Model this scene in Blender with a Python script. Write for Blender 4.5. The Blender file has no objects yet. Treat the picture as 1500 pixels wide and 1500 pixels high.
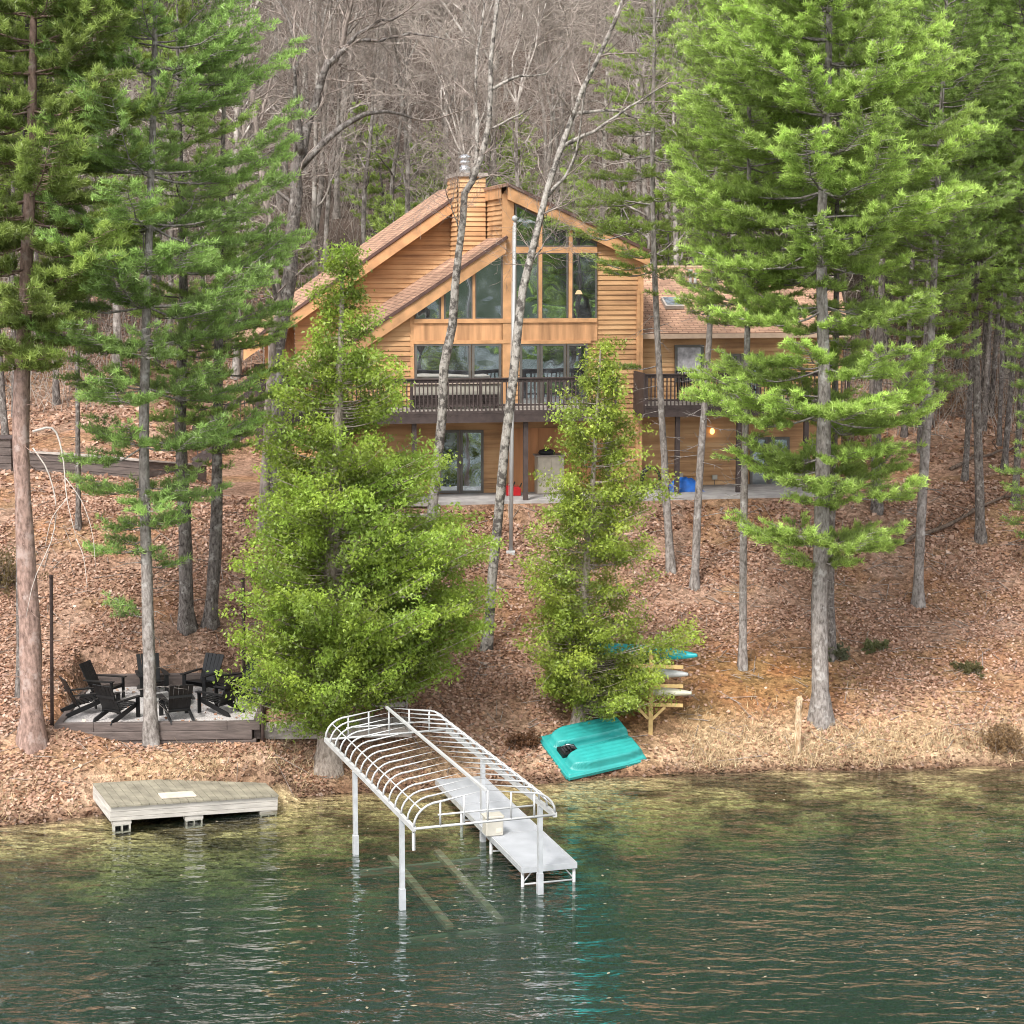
import bpy, math, random
import numpy as np
from mathutils import Vector
rng = np.random.default_rng(11)
random.seed(5)
S = bpy.context.scene
COL = S.collection
R_ = math.radians

# ------------------------------------------------------------------ camera
FPX, CAMH = 2800.0, 13.3
PITCH = math.atan(375 / FPX)
cF = np.array([0, math.cos(PITCH), -math.sin(PITCH)])
cU = np.array([0, math.sin(PITCH), math.cos(PITCH)])
cR = np.array([1.0, 0, 0])
CAM = np.array([0, 0, CAMH])
cam = bpy.data.cameras.new('camera')
cam.sensor_width = 36; cam.lens = 36 * FPX / 1500; cam.clip_end = 3000; cam.clip_start = 0.5
co = bpy.data.objects.new('camera', cam); COL.objects.link(co)
co.location = CAM; co.rotation_euler = (math.pi / 2 - PITCH, 0, 0)
S.camera = co
S.cycles.max_bounces = 6; S.cycles.diffuse_bounces = 3; S.cycles.glossy_bounces = 3; S.cycles.transmission_bounces = 4; S.cycles.transparent_max_bounces = 8; S.cycles.volume_bounces = 0
S.cycles.filter_width = 1.0; S.cycles.use_adaptive_sampling = True; S.cycles.adaptive_threshold = .02
S.view_settings.view_transform = 'Standard'; S.view_settings.look = 'None'

def ray(px, py): return cF * FPX + cR * (px - 750) + cU * (750 - py)
def at_y(px, py, Y):
    d = ray(px, py); return CAM + d * (Y / d[1])
def at_z(px, py, z):
    d = ray(px, py); return CAM + d * ((z - CAMH) / d[2])
def zpy(py, Y): return at_y(750, py, Y)[2]

# ------------------------------------------------------------------ noise + terrain
_perm = np.random.default_rng(3).random((256, 256))
def vnoise(x, y):
    xi = np.floor(x).astype(int); yi = np.floor(y).astype(int)
    fx = x - xi; fy = y - yi
    fx = fx * fx * (3 - 2 * fx); fy = fy * fy * (3 - 2 * fy)
    g = lambda a, b: _perm[a % 256, b % 256]
    return (g(xi, yi) * (1 - fx) + g(xi + 1, yi) * fx) * (1 - fy) + (g(xi, yi + 1) * (1 - fx) + g(xi + 1, yi + 1) * fx) * fy
def fbm(x, y, o=4):
    s = 0; a = .5; t = 0
    for i in range(o):
        s = s + a * vnoise(x * 2 ** i + 17 * i, y * 2 ** i + 31 * i); t += a; a *= .5
    return s / t
def sstep(a, b, x):
    t = np.clip((x - a) / (b - a), 0, 1); return t * t * (3 - 2 * t)

HT = R_(10)                       # the house is turned ten degrees
HU = np.array([math.cos(HT), math.sin(HT), 0]); HV = np.array([-math.sin(HT), math.cos(HT), 0])
HB = 5.4
HO = at_y(745, 722, 63.75); HO[2] = HB
PT = R_(3)                        # fire pit terrace
PO = at_y(232, 1064, 47.3); PO[2] = 1.62
PW, PD = 5.15, 4.3

def shore(x):
    return np.interp(x, [-400, -40, -16, -11.7, -7.5, -5.6, 0, 4.3, 13, 40, 400],
                     [40, 42, 43.2, 43.8, 45.5, 46.0, 47.3, 48.3, 49.1, 50, 52]) + .35 * (fbm(x * .55 + 9, x * 0 + 4.2, 4) - .5) + .25*(vnoise(x*2.3, x*0+8)-.5)
def ground(x, y):
    x = np.asarray(x, float); y = np.asarray(y, float)
    d = y - shore(x)
    z = np.interp(d, [-700, -400, -230, -60, -25, -12, -6, -2.5, 0, .35, 3, 6, 9, 14, 18, 45, 110, 200, 330, 600],
                  [32, 20, -8, -8, -6, -3.4, -1.05, -.30, 0, .22, 1.42, 2.1, 2.9, 5.05, 5.7, 10, 22, 46, 72, 95])
    w = sstep(.5, 3, d)
    z = z + w * .5 * (fbm(x * .22, y * .22, 3) - .5) + w * .16 * (fbm(x * 1.1 + 5, y * 1.1, 3) - .5)
    z = z + sstep(-1, -6, d) * .35 * (fbm(x * .4, y * .4, 3) - .5) * (d > -60)
    z = z + sstep(30, 90, d) * 7 * (fbm(x * .02 + 3, y * .02, 2) - .5)
    # hollow on the right flank
    u = (x - HO[0]) * HU[0] + (y - HO[1]) * HU[1]; v = (x - HO[0]) * HV[0] + (y - HO[1]) * HV[1]
    m = sstep(-11.5, -9.5, u) * (1 - sstep(13.5, 16, u)) * sstep(-3.2, -2.35, v) * (1 - sstep(11, 17, v))
    z = z * (1 - m) + (HB - .06) * m
    c, s_ = math.cos(PT), math.sin(PT)
    a = (x - PO[0]) * c + (y - PO[1]) * s_; b = -(x - PO[0]) * s_ + (y - PO[1]) * c
    m = (1 - sstep(PW / 2 + .1, PW / 2 + 1.2, np.abs(a))) * sstep(-2.2, -.9, b) * (1 - sstep(.0, .3, b))
    z = z * (1 - m) + np.maximum(z, 1.06) * m
    m = (1 - sstep(PW / 2 - .12, PW / 2 + .2, np.abs(a))) * sstep(-.25, .1, b) * (1 - sstep(PD - .1, PD + .15, b))
    z = z * (1 - m) + np.minimum(z, 1.45) * m
    return z
def g1(x, y): return float(ground(np.array([x]), np.array([y]))[0])
def ghit(px, py):
    d = ray(px, py); Y = np.arange(34, 330, .05)
    P = CAM[None] + d[None] * (Y / d[1])[:, None]
    h = P[:, 2] - ground(P[:, 0], P[:, 1])
    i = np.argmax(h < 0)
    return P[i] if h[i] < 0 else P[-1]

# ------------------------------------------------------------------ materials
def newmat(name):
    m = bpy.data.materials.new(name); m.use_nodes = True
    nt = m.node_tree; nt.nodes.clear()
    out = nt.nodes.new('ShaderNodeOutputMaterial')
    def N(t, **kw):
        n = nt.nodes.new(t)
        for k, v in kw.items():
            if k.startswith('i_'):
                key = k[2:]
                key = int(key) if key.isdigit() else key.replace('_', ' ')
                n.inputs[key].default_value = v
            else: setattr(n, k, v)
        return n
    L = nt.links.new
    return m, N, L, out
def ramp(N, stops):
    r = N('ShaderNodeValToRGB'); e = r.color_ramp.elements
    while len(e) < len(stops): e.new(.5)
    for el, (p, c) in zip(e, stops): el.position = p; el.color = (*c, 1)
    return r
def plain(name, col, rough=.6, metal=0, var=.25, scale=6, bump=.0, bscale=40, col2=None, stretch=(1, 1, 1), spec=.4):
    m, N, L, out = newmat(name)
    tc = N('ShaderNodeTexCoord'); mp = N('ShaderNodeMapping'); mp.inputs['Scale'].default_value = stretch
    L(tc.outputs['Object'], mp.inputs['Vector'])
    no = N('ShaderNodeTexNoise'); no.inputs['Scale'].default_value = scale; no.inputs['Detail'].default_value = 5
    L(mp.outputs[0], no.inputs['Vector'])
    c2 = col2 or tuple(max(0, c * (1 - var)) for c in col); c1 = tuple(min(1, c * (1 + var)) for c in col)
    r = ramp(N, [(.3, c2), (.7, c1)]); L(no.outputs['Fac'], r.inputs[0])
    b = N('ShaderNodeBsdfPrincipled'); b.inputs['Roughness'].default_value = rough; b.inputs['Metallic'].default_value = metal
    b.inputs['Specular IOR Level'].default_value = spec
    L(r.outputs[0], b.inputs['Base Color'])
    if bump:
        n2 = N('ShaderNodeTexNoise'); n2.inputs['Scale'].default_value = bscale; n2.inputs['Detail'].default_value = 4
        L(mp.outputs[0], n2.inputs['Vector'])
        bm = N('ShaderNodeBump'); bm.inputs['Strength'].default_value = bump; bm.inputs['Distance'].default_value = .03
        L(n2.outputs['Fac'], bm.inputs['Height']); L(bm.outputs[0], b.inputs['Normal'])
    L(b.outputs[0], out.inputs[0]); return m
def bark(name, lo, hi, patch=None, scale=7, thr=.55):
    m, N, L, out = newmat(name)
    tc = N('ShaderNodeTexCoord'); mp = N('ShaderNodeMapping'); mp.inputs['Scale'].default_value = (1, 1, .38)
    L(tc.outputs['Object'], mp.inputs['Vector'])
    no = N('ShaderNodeTexNoise'); no.inputs['Scale'].default_value = scale * 2; no.inputs['Detail'].default_value = 6; no.inputs['Roughness'].default_value = .7
    L(mp.outputs[0], no.inputs['Vector'])
    r = ramp(N, [(.36, lo), (.62, hi)]); L(no.outputs['Fac'], r.inputs[0])
    col = r.outputs[0]
    if patch:
        n2 = N('ShaderNodeTexNoise'); n2.inputs['Scale'].default_value = scale * .55; n2.inputs['Detail'].default_value = 5; n2.inputs['Roughness'].default_value = .65
        L(tc.outputs['Object'], n2.inputs['Vector'])
        r2 = ramp(N, [(thr - .05, (0, 0, 0)), (thr + .06, (1, 1, 1))]); L(n2.outputs['Fac'], r2.inputs[0])
        mx = N('ShaderNodeMix', data_type='RGBA'); L(r2.outputs[0], mx.inputs[0]); L(col, mx.inputs[6]); mx.inputs[7].default_value = (*patch, 1)
        col = mx.outputs[2]
    b = N('ShaderNodeBsdfPrincipled'); b.inputs['Roughness'].default_value = .9; b.inputs['Specular IOR Level'].default_value = .15
    L(col, b.inputs['Base Color'])
    bm = N('ShaderNodeBump'); bm.inputs['Strength'].default_value = .8; bm.inputs['Distance'].default_value = .03
    L(no.outputs['Fac'], bm.inputs['Height']); L(bm.outputs[0], b.inputs['Normal'])
    L(b.outputs[0], out.inputs[0]); return m
def leafmat(name, transl=.35, rough=.6):
    m, N, L, out = newmat(name)
    at = N('ShaderNodeAttribute'); at.attribute_name = 'col'
    d = N('ShaderNodeBsdfDiffuse'); t = N('ShaderNodeBsdfTranslucent'); g = N('ShaderNodeBsdfGlossy'); g.inputs['Roughness'].default_value = .45
    L(at.outputs['Color'], d.inputs[0])
    hs = N('ShaderNodeHueSaturation'); hs.inputs['Value'].default_value = 1.25; L(at.outputs['Color'], hs.inputs['Color']); L(hs.outputs[0], t.inputs[0])
    mx = N('ShaderNodeMixShader'); mx.inputs[0].default_value = transl; L(d.outputs[0], mx.inputs[1]); L(t.outputs[0], mx.inputs[2])
    m2 = N('ShaderNodeMixShader'); m2.inputs[0].default_value = .03; L(mx.outputs[0], m2.inputs[1]); L(g.outputs[0], m2.inputs[2])
    L(m2.outputs[0], out.inputs[0]); return m

M = {}
M['needle'] = leafmat('pine_needles', .48)
M['cedar'] = leafmat('cedar_sprays', .42)
M['litter'] = leafmat('dry_leaves', .15)
M['bark_grey'] = bark('grey_pine_bark', (.10, .085, .075), (.30, .27, .25), (.36, .34, .32), 7, .6)
M['bark_dark'] = bark('dark_oak_bark', (.045, .037, .033), (.20, .175, .16), (.30, .28, .26), 8, .6)
M['bark_red'] = bark('red_pine_bark', (.13, .085, .07), (.34, .23, .19), (.34, .26, .23), 6, .58)
M['bark_pale'] = bark('pale_aspen_bark', (.21, .187, .165), (.41, .38, .345), (.085, .075, .068), 9, .52)
M['bark_cedar'] = bark('cedar_bark', (.16, .125, .10), (.40, .34, .29), None, 9)
M['twig'] = bark('grey_twigs', (.13, .105, .09), (.36, .30, .265), None, 3)
M['twig_far'] = bark('far_grey_twigs', (.145, .122, .105), (.47, .41, .36), None, .25)
M['bark_far'] = bark('far_bark', (.09, .078, .068), (.36, .32, .285), (.50, .46, .42), 3, .56)
M['white'] = plain('white_painted_metal', (.40, .40, .395), .4, 0, .1, 3)
M['alu'] = plain('galvanised_tube', (.62, .63, .65), .38, .55, .12, 5)
M['dock'] = plain('grey_white_dock_panel', (.34, .35, .37), .55, 0, .1, 2.2, .15, 120)
M['cream'] = plain('cream_plastic', (.40, .375, .32), .5, 0, .1, 4)
M['teal'] = plain('teal_plastic', (.02, .25, .235), .45, 0, .12, 3, .12, 14, spec=.5)
M['tealb'] = plain('turquoise_plastic', (.02, .34, .39), .35, 0, .1, 3)
M['black'] = plain('black_plastic', (.006, .006, .0065), .5, 0, .2, 6)
M['rubber'] = plain('dark_rubber', (.02, .02, .022), .7, 0, .3, 9)
M['darkw'] = plain('dark_brown_stain', (.060, .043, .040), .65, 0, .25, 5, .2, 30)
M['timber'] = plain('weathered_dark_timber', (.10, .078, .07), .8, 0, .35, 5, .4, 30, stretch=(.4, 1, 3))
M['timberp'] = plain('weathered_grey_timber', (.33, .29, .26), .85, 0, .25, 5, .3, 30)
M['raftd'] = plain('weathered_raft_boards', (.22, .198, .15), .8, 0, .3, 2.6, .3, 40)
M['raftw'] = plain('weathered_white_boards', (.39, .365, .33), .75, 0, .22, 3.5, .3, 30, stretch=(.5, .5, 4))
M['block'] = plain('concrete_block', (.34, .33, .29), .9, 0, .18, 9, .3, 60)
M['slab'] = plain('patio_concrete', (.34, .32, .31), .9, 0, .2, 2.5, .3, 40)
M['shin'] = None
M['cedarw'] = plain('cedar_trim', (.50, .27, .13), .6, 0, .25, 2.5, .15, 20)
M['ply'] = plain('cedar_panel', (.48, .255, .125), .65, 0, .35, 1.6, .1, 20, stretch=(3, 3, .25))
M['plylow'] = plain('lower_cedar_panel', (.46, .21, .095), .7, 0, .25, 1.2, .1, 20, stretch=(3, 3, .3))
M['frame'] = plain('grey_bronze_frame', (.115, .105, .095), .45, .2, .15, 5)
M['steel'] = plain('chimney_steel', (.55, .57, .60), .3, .85, .15, 8)
M['rust'] = plain('rusty_pole', (.06, .038, .032), .8, 0, .3, 8)
M['yellowood'] = plain('treated_pine', (.45, .31, .13), .7, 0, .2, 6, .2, 40)
M['red'] = plain('red_plastic', (.42, .012, .016), .4, 0, .15, 8)
M['blue'] = plain('blue_tarp', (.02, .12, .45), .5, 0, .25, 5)
M['grip'] = plain('pale_board', (.50, .44, .36), .7, 0, .15, 6)
M['curtain'] = plain('pale_curtain', (.42, .40, .42), .8, 0, .35, 7)
M['stone'] = plain('fire_ring_stone', (.22, .21, .20), .9, 0, .3, 8, .4, 40)
M['log'] = bark('fallen_log', (.06, .045, .035), (.19, .14, .11), None, 7)

def siding_mat():
    m, N, L, out = newmat('cedar_siding')
    tc = N('ShaderNodeTexCoord'); mp = N('ShaderNodeMapping'); mp.inputs['Scale'].default_value = (.35, .35, 6.06)
    L(tc.outputs['Object'], mp.inputs['Vector'])
    no = N('ShaderNodeTexNoise'); no.inputs['Scale'].default_value = 1.0; no.inputs['Detail'].default_value = 3; L(mp.outputs[0], no.inputs['Vector'])
    n2 = N('ShaderNodeTexNoise'); n2.inputs['Scale'].default_value = .7; n2.inputs['Detail'].default_value = 4; L(tc.outputs['Object'], n2.inputs['Vector'])
    ad = N('ShaderNodeMath', operation='ADD'); L(no.outputs['Fac'], ad.inputs[0]); L(n2.outputs['Fac'], ad.inputs[1])
    ha = N('ShaderNodeMath', operation='MULTIPLY'); ha.inputs[1].default_value = .5; L(ad.outputs[0], ha.inputs[0])
    r = ramp(N, [(.33, (.21, .11, .058)), (.5, (.47, .265, .13)), (.65, (.60, .375, .20))]); L(ha.outputs[0], r.inputs[0])
    b = N('ShaderNodeBsdfPrincipled'); b.inputs['Roughness'].default_value = .65; b.inputs['Specular IOR Level'].default_value = .25
    L(r.outputs[0], b.inputs['Base Color']); L(b.outputs[0], out.inputs[0]); return m
M['siding'] = siding_mat()
def shingle_mat():
    m, N, L, out = newmat('brown_shingles')
    tc = N('ShaderNodeTexCoord')
    br = N('ShaderNodeTexBrick'); br.inputs['Scale'].default_value = 1; br.inputs['Brick Width'].default_value = .34; br.inputs['Row Height'].default_value = .15
    br.inputs['Mortar Size'].default_value = .012; br.inputs['Color1'].default_value = (.46, .29, .20, 1); br.inputs['Color2'].default_value = (.33, .20, .14, 1); br.inputs['Mortar'].default_value = (.13, .075, .055, 1)
    L(tc.outputs['UV'], br.inputs['Vector'])
    no = N('ShaderNodeTexNoise'); no.inputs['Scale'].default_value = 1.1; no.inputs['Detail'].default_value = 5; L(tc.outputs['Object'], no.inputs['Vector'])
    r = ramp(N, [(.3, (.6, .6, .6)), (.7, (1.15, 1.12, 1.1))]); L(no.outputs['Fac'], r.inputs[0])
    mx = N('ShaderNodeMix', data_type='RGBA', blend_type='MULTIPLY'); mx.inputs[0].default_value = 1; L(br.outputs[0], mx.inputs[6]); L(r.outputs[0], mx.inputs[7])
    b = N('ShaderNodeBsdfPrincipled'); b.inputs['Roughness'].default_value = .9; b.inputs['Specular IOR Level'].default_value = .2
    L(mx.outputs[2], b.inputs['Base Color']); L(b.outputs[0], out.inputs[0]); return m
M['shin'] = shingle_mat()
def glass_mat(stops=None, sc=1.7):
    m, N, L, out = newmat('window_glass')
    tc = N('ShaderNodeTexCoord')
    no = N('ShaderNodeTexNoise'); no.inputs['Scale'].default_value = .55; no.inputs['Detail'].default_value = 2; L(tc.outputs['Object'], no.inputs['Vector'])
    bm = N('ShaderNodeBump'); bm.inputs['Strength'].default_value = .12; bm.inputs['Distance'].default_value = .25; L(no.outputs['Fac'], bm.inputs['Height'])
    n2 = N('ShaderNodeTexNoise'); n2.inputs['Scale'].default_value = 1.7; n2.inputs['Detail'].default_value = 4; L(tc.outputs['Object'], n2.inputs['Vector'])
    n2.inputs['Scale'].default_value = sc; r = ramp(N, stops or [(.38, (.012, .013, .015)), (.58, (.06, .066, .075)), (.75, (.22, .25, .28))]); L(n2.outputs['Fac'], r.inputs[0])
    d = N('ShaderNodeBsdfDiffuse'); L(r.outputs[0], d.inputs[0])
    g = N('ShaderNodeBsdfGlossy'); g.inputs['Roughness'].default_value = .02; g.inputs[0].default_value = (.85, .95, 1, 1); L(bm.outputs[0], g.inputs['Normal'])
    mx = N('ShaderNodeMixShader'); mx.inputs[0].default_value = .5; L(d.outputs[0], mx.inputs[1]); L(g.outputs[0], mx.inputs[2])
    L(mx.outputs[0], out.inputs[0]); return m
M['glass'] = glass_mat(); M['doorglass_painted_sky'] = glass_mat(((.40, (.015, .017, .02)), (.50, (.20, .23, .27)), (.75, (.42, .47, .54))), 2.2)  # lower door: pale sky reflection painted into the pane colour as bluish blotches
def emis(name, col, s):
    m, N, L, out = newmat(name); e = N('ShaderNodeEmission'); e.inputs[0].default_value = (*col, 1); e.inputs[1].default_value = s
    L(e.outputs[0], out.inputs[0]); return m
M['bulb'] = emis('lit_bulb', (1, .5, .15), 4)

# ------------------------------------------------------------------ mesh helpers
def link(name, me, mat, parent=None, loc=None):
    o = bpy.data.objects.new(name, me); COL.objects.link(o)
    if mat is not None and len(me.materials) == 0: me.materials.append(mat)
    if parent is not None: o.parent = parent
    if loc is not None: o.location = loc
    return o
def np_mesh(name, V, F, k, col=None, smooth=False):
    V = np.ascontiguousarray(V, dtype=np.float32); F = np.ascontiguousarray(F, dtype=np.int32).ravel()
    me = bpy.data.meshes.new(name); n = len(F) // k
    me.vertices.add(len(V)); me.vertices.foreach_set('co', V.ravel())
    me.loops.add(len(F)); me.loops.foreach_set('vertex_index', F)
    me.polygons.add(n); me.polygons.foreach_set('loop_start', np.arange(0, len(F), k, dtype=np.int32))
    me.polygons.foreach_set('loop_total', np.full(n, k, dtype=np.int32))
    if smooth: me.polygons.foreach_set('use_smooth', np.ones(n, dtype=bool))
    me.update(calc_edges=True)
    if col is not None:
        a = me.color_attributes.new('col', 'FLOAT_COLOR', 'POINT')
        c = np.ones((len(V), 4), np.float32); c[:, :3] = col; a.data.foreach_set('color', c.ravel())
    return me
def nrm(a): return a / np.maximum(np.linalg.norm(a, axis=-1, keepdims=True), 1e-9)

class MB:
    """collects boxes, prisms and tubes into one mesh"""
    def __init__(s): s.v = []; s.f = []; s.uv = None
    def add(s, vs, fs):
        o = len(s.v); s.v += [tuple(map(float, v)) for v in vs]; s.f += [tuple(i + o for i in f) for f in fs]; return s
    def box(s, x0, x1, y0, y1, z0, z1):
        vs = [(x, y, z) for x in (x0, x1) for y in (y0, y1) for z in (z0, z1)]
        return s.add(vs, [(0, 1, 3, 2), (4, 6, 7, 5), (0, 4, 5, 1), (2, 3, 7, 6), (0, 2, 6, 4), (1, 5, 7, 3)])
    def bar(s, p, q, w, t, up=(0, 0, 1)):
        p = np.array(p, float); q = np.array(q, float); d = nrm(q - p); up = np.array(up, float)
        a = np.cross(d, up)
        if np.linalg.norm(a) < 1e-4: a = np.cross(d, (1, 0, 0))
        a = nrm(a); b = np.cross(a, d)
        vs = [e + a * w / 2 * i + b * t / 2 * j for e in (p, q) for i in (-1, 1) for j in (-1, 1)]
        return s.add(vs, [(0, 1, 3, 2), (4, 6, 7, 5), (0, 4, 5, 1), (2, 3, 7, 6), (0, 2, 6, 4), (1, 5, 7, 3)])
    def tube(s, pts, r, k=8, cap=True):
        pts = np.array(pts, float); n = len(pts); rr = np.broadcast_to(np.array(r, float), (n,))
        T = np.gradient(pts, axis=0); T = nrm(T)
        ref = np.array([0, 0, 1.0]) if abs(T[0][2]) < .9 else np.array([1.0, 0, 0])
        vs = []
        for i in range(n):
            a = nrm(np.cross(T[i], ref)); b = np.cross(T[i], a)
            for j in range(k):
                t = 2 * math.pi * j / k; vs.append(pts[i] + rr[i] * (a * math.cos(t) + b * math.sin(t)))
        fs = [(i * k + j, i * k + (j + 1) % k, (i + 1) * k + (j + 1) % k, (i + 1) * k + j) for i in range(n - 1) for j in range(k)]
        if cap: fs += [tuple(range(k))[::-1], tuple((n - 1) * k + j for j in range(k))]
        return s.add(vs, fs)
    def prism(s, poly, f0, f1):
        """poly: 2D points; f0,f1 map a 2D point to 3D on both ends"""
        n = len(poly); vs = [f0(p) for p in poly] + [f1(p) for p in poly]
        fs = [tuple(range(n)), tuple(range(2 * n - 1, n - 1, -1))] + [(i, i + n, (i + 1) % n + n, (i + 1) % n) for i in range(n)]
        return s.add(vs, fs)
    def uh(s, poly, v0, v1):      # house prism: polygon in (u,h), from v0 to v1
        return s.prism(poly, lambda p: (p[0], v0, p[1]), lambda p: (p[0], v1, p[1]))
    def lathe(s, prof, c, k=16):
        vs = []; n = len(prof)
        for r, z in prof:
            for j in range(k):
                t = 2 * math.pi * j / k; vs.append((c[0] + r * math.cos(t), c[1] + r * math.sin(t), c[2] + z))
        fs = [(i * k + j, i * k + (j + 1) % k, (i + 1) * k + (j + 1) % k, (i + 1) * k + j) for i in range(n - 1) for j in range(k)]
        fs += [tuple(range(k))[::-1], tuple((n - 1) * k + j for j in range(k))]
        return s.add(vs, fs)
    def build(s, name, mat, parent=None, smooth=False, bevel=0):
        me = bpy.data.meshes.new(name); me.from_pydata(s.v, [], s.f); me.update()
        import bmesh
        b = bmesh.new(); b.from_mesh(me); bmesh.ops.recalc_face_normals(b, faces=b.faces)
        if bevel: bmesh.ops.bevel(b, geom=[e for e in b.edges], offset=bevel, segments=1, affect='EDGES')
        b.to_mesh(me); b.free()
        if smooth:
            for p in me.polygons: p.use_smooth = True
        return link(name, me, mat, parent)
def tag(o, label=None, cat=None, group=None, kind=None):
    if label: o['label'] = label
    if cat: o['category'] = cat
    if group: o['group'] = group
    if kind: o['kind'] = kind
    return o
def empty(name, loc, rz=0, label=None, cat=None, group=None):
    o = bpy.data.objects.new(name, None); COL.objects.link(o); o.empty_display_size = .2
    o.location = tuple(map(float, loc)); o.rotation_euler = (0, 0, rz)
    return tag(o, label, cat, group)
KIDS = {}
def copy_tree(o, parent=None, loc=None, rz=None, sc=None, label=None):
    c = o.copy(); COL.objects.link(c)
    if parent is not None: c.parent = parent
    if loc is not None: c.location = tuple(map(float, loc))
    if rz is not None: c.rotation_euler = (0, 0, rz)
    if sc is not None: c.scale = sc if isinstance(sc, tuple) else (sc, sc, sc)
    if label: c['label'] = label
    for ch in list(o.children): copy_tree(ch, c)
    return c

def segs_mesh(name, P0, P1, R0, R1, k=4, smooth=True):
    P0 = np.array(P0); P1 = np.array(P1); R0 = np.array(R0); R1 = np.array(R1); n = len(P0)
    d = nrm(P1 - P0); ref = np.where(np.abs(d[:, 2:3]) < .9, np.array([[0, 0, 1.]]), np.array([[1., 0, 0]]))
    a = nrm(np.cross(d, ref)); b = np.cross(d, a)
    V = np.zeros((n, 2, k, 3))
    for j in range(k):
        t = 2 * math.pi * j / k; o = a * math.cos(t) + b * math.sin(t)
        V[:, 0, j] = P0 + o * R0[:, None]; V[:, 1, j] = P1 + o * R1[:, None]
    base = (np.arange(n) * 2 * k)[:, None]
    F = np.stack([np.stack([base[:, 0] + j, base[:, 0] + (j + 1) % k, base[:, 0] + k + (j + 1) % k, base[:, 0] + k + j], 1) for j in range(k)], 1)
    return np_mesh(name, V.reshape(-1, 3), F.reshape(-1), 4, smooth=smooth)

def smooth_path(pts, n=24):
    pts = np.array(pts, float); t = np.linspace(0, 1, len(pts)); tt = np.linspace(0, 1, n)
    out = np.zeros((n, pts.shape[1]))
    m = np.gradient(pts, t, axis=0)
    for i, x in enumerate(tt):
        k = min(int(x * (len(pts) - 1)), len(pts) - 2); h = t[k + 1] - t[k]; s = (x - t[k]) / h
        out[i] = (2*s**3-3*s**2+1)*pts[k] + (s**3-2*s**2+s)*h*m[k] + (-2*s**3+3*s**2)*pts[k+1] + (s**3-s**2)*h*m[k+1]
    return out
def trunk_mesh(name, path, rad, k=12, flare=1.45, sink=.25):
    """path: world-local points, rad: radii; root flare at the foot"""
    path = np.array(path); n = len(path); rad = np.array(rad, float).copy()
    path = np.vstack([path[0] - np.array([0, 0, sink]), path]); rad = np.concatenate([[rad[0] * flare * 1.1], rad]); n += 1
    dist = path[:, 2] - path[1, 2]
    rad = rad * (1 + (flare - 1) * np.exp(-np.maximum(dist, 0) / .28) * (np.arange(n) > 0))
    V = np.zeros((n, k, 3)); ph = rng.random(3) * 6
    T = nrm(np.gradient(path, axis=0))
    for i in range(n):
        a = nrm(np.cross(T[i], (0, 1, 0.01))); b = np.cross(T[i], a)
        for j in range(k):
            t = 2 * math.pi * j / k
            w = 1 + .06 * math.sin(3 * t + ph[0] + i * .4) + .04 * math.sin(5 * t + ph[1] + i * .7) + .05 * rng.normal()
            if dist[i] < .3: w += .12 * math.sin(4 * t + ph[2])
            V[i, j] = path[i] + rad[i] * w * (a * math.cos(t) + b * math.sin(t))
    F = [(i * k + j, i * k + (j + 1) % k, (i + 1) * k + (j + 1) % k, (i + 1) * k + j) for i in range(n - 1) for j in range(k)]
    return np_mesh(name, V.reshape(-1, 3), np.array(F), 4, smooth=True)
def merge(name, parts, smooth=True):
    Vs = []; Fs = []; o = 0
    for me in parts:
        n = len(me.vertices); v = np.zeros(n * 3, np.float32); me.vertices.foreach_get('co', v)
        f = np.zeros(len(me.loops), np.int32); me.loops.foreach_get('vertex_index', f)
        Vs.append(v.reshape(-1, 3)); Fs.append(f + o); o += n
        bpy.data.meshes.remove(me)
    return np_mesh(name, np.vstack(Vs), np.concatenate(Fs), 4, smooth=smooth)
# ------------------------------------------------------------------ sky + sun (overcast daylight)
W = bpy.data.worlds.new('World'); S.world = W; W.use_nodes = True
nt = W.node_tree; nt.nodes.clear()
sky = nt.nodes.new('ShaderNodeTexSky'); sky.sky_type = 'NISHITA'; sky.sun_disc = False
sky.sun_elevation = R_(52); sky.sun_rotation = R_(205); sky.air_density = 1.0; sky.dust_density = 2.0
hs = nt.nodes.new('ShaderNodeHueSaturation'); hs.inputs['Saturation'].default_value = .14; hs.inputs['Value'].default_value = 2.7
bg = nt.nodes.new('ShaderNodeBackground'); bg.inputs[1].default_value = .15
wo = nt.nodes.new('ShaderNodeOutputWorld')
nt.links.new(sky.outputs[0], hs.inputs['Color']); nt.links.new(hs.outputs[0], bg.inputs[0]); nt.links.new(bg.outputs[0], wo.inputs[0])
sl = bpy.data.lights.new('sun', 'SUN'); sl.energy = 4.7; sl.angle = R_(12); sl.color = (1, .96, .9)
so = bpy.data.objects.new('sun', sl); COL.objects.link(so)
# direction to the sun: behind the camera, a little to the left, high
az = R_(205); el = R_(52)
sd = Vector((math.sin(az) * math.cos(el), math.cos(az) * math.cos(el), math.sin(el)))
so.rotation_euler = sd.to_track_quat('Z', 'Y').to_euler()

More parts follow.
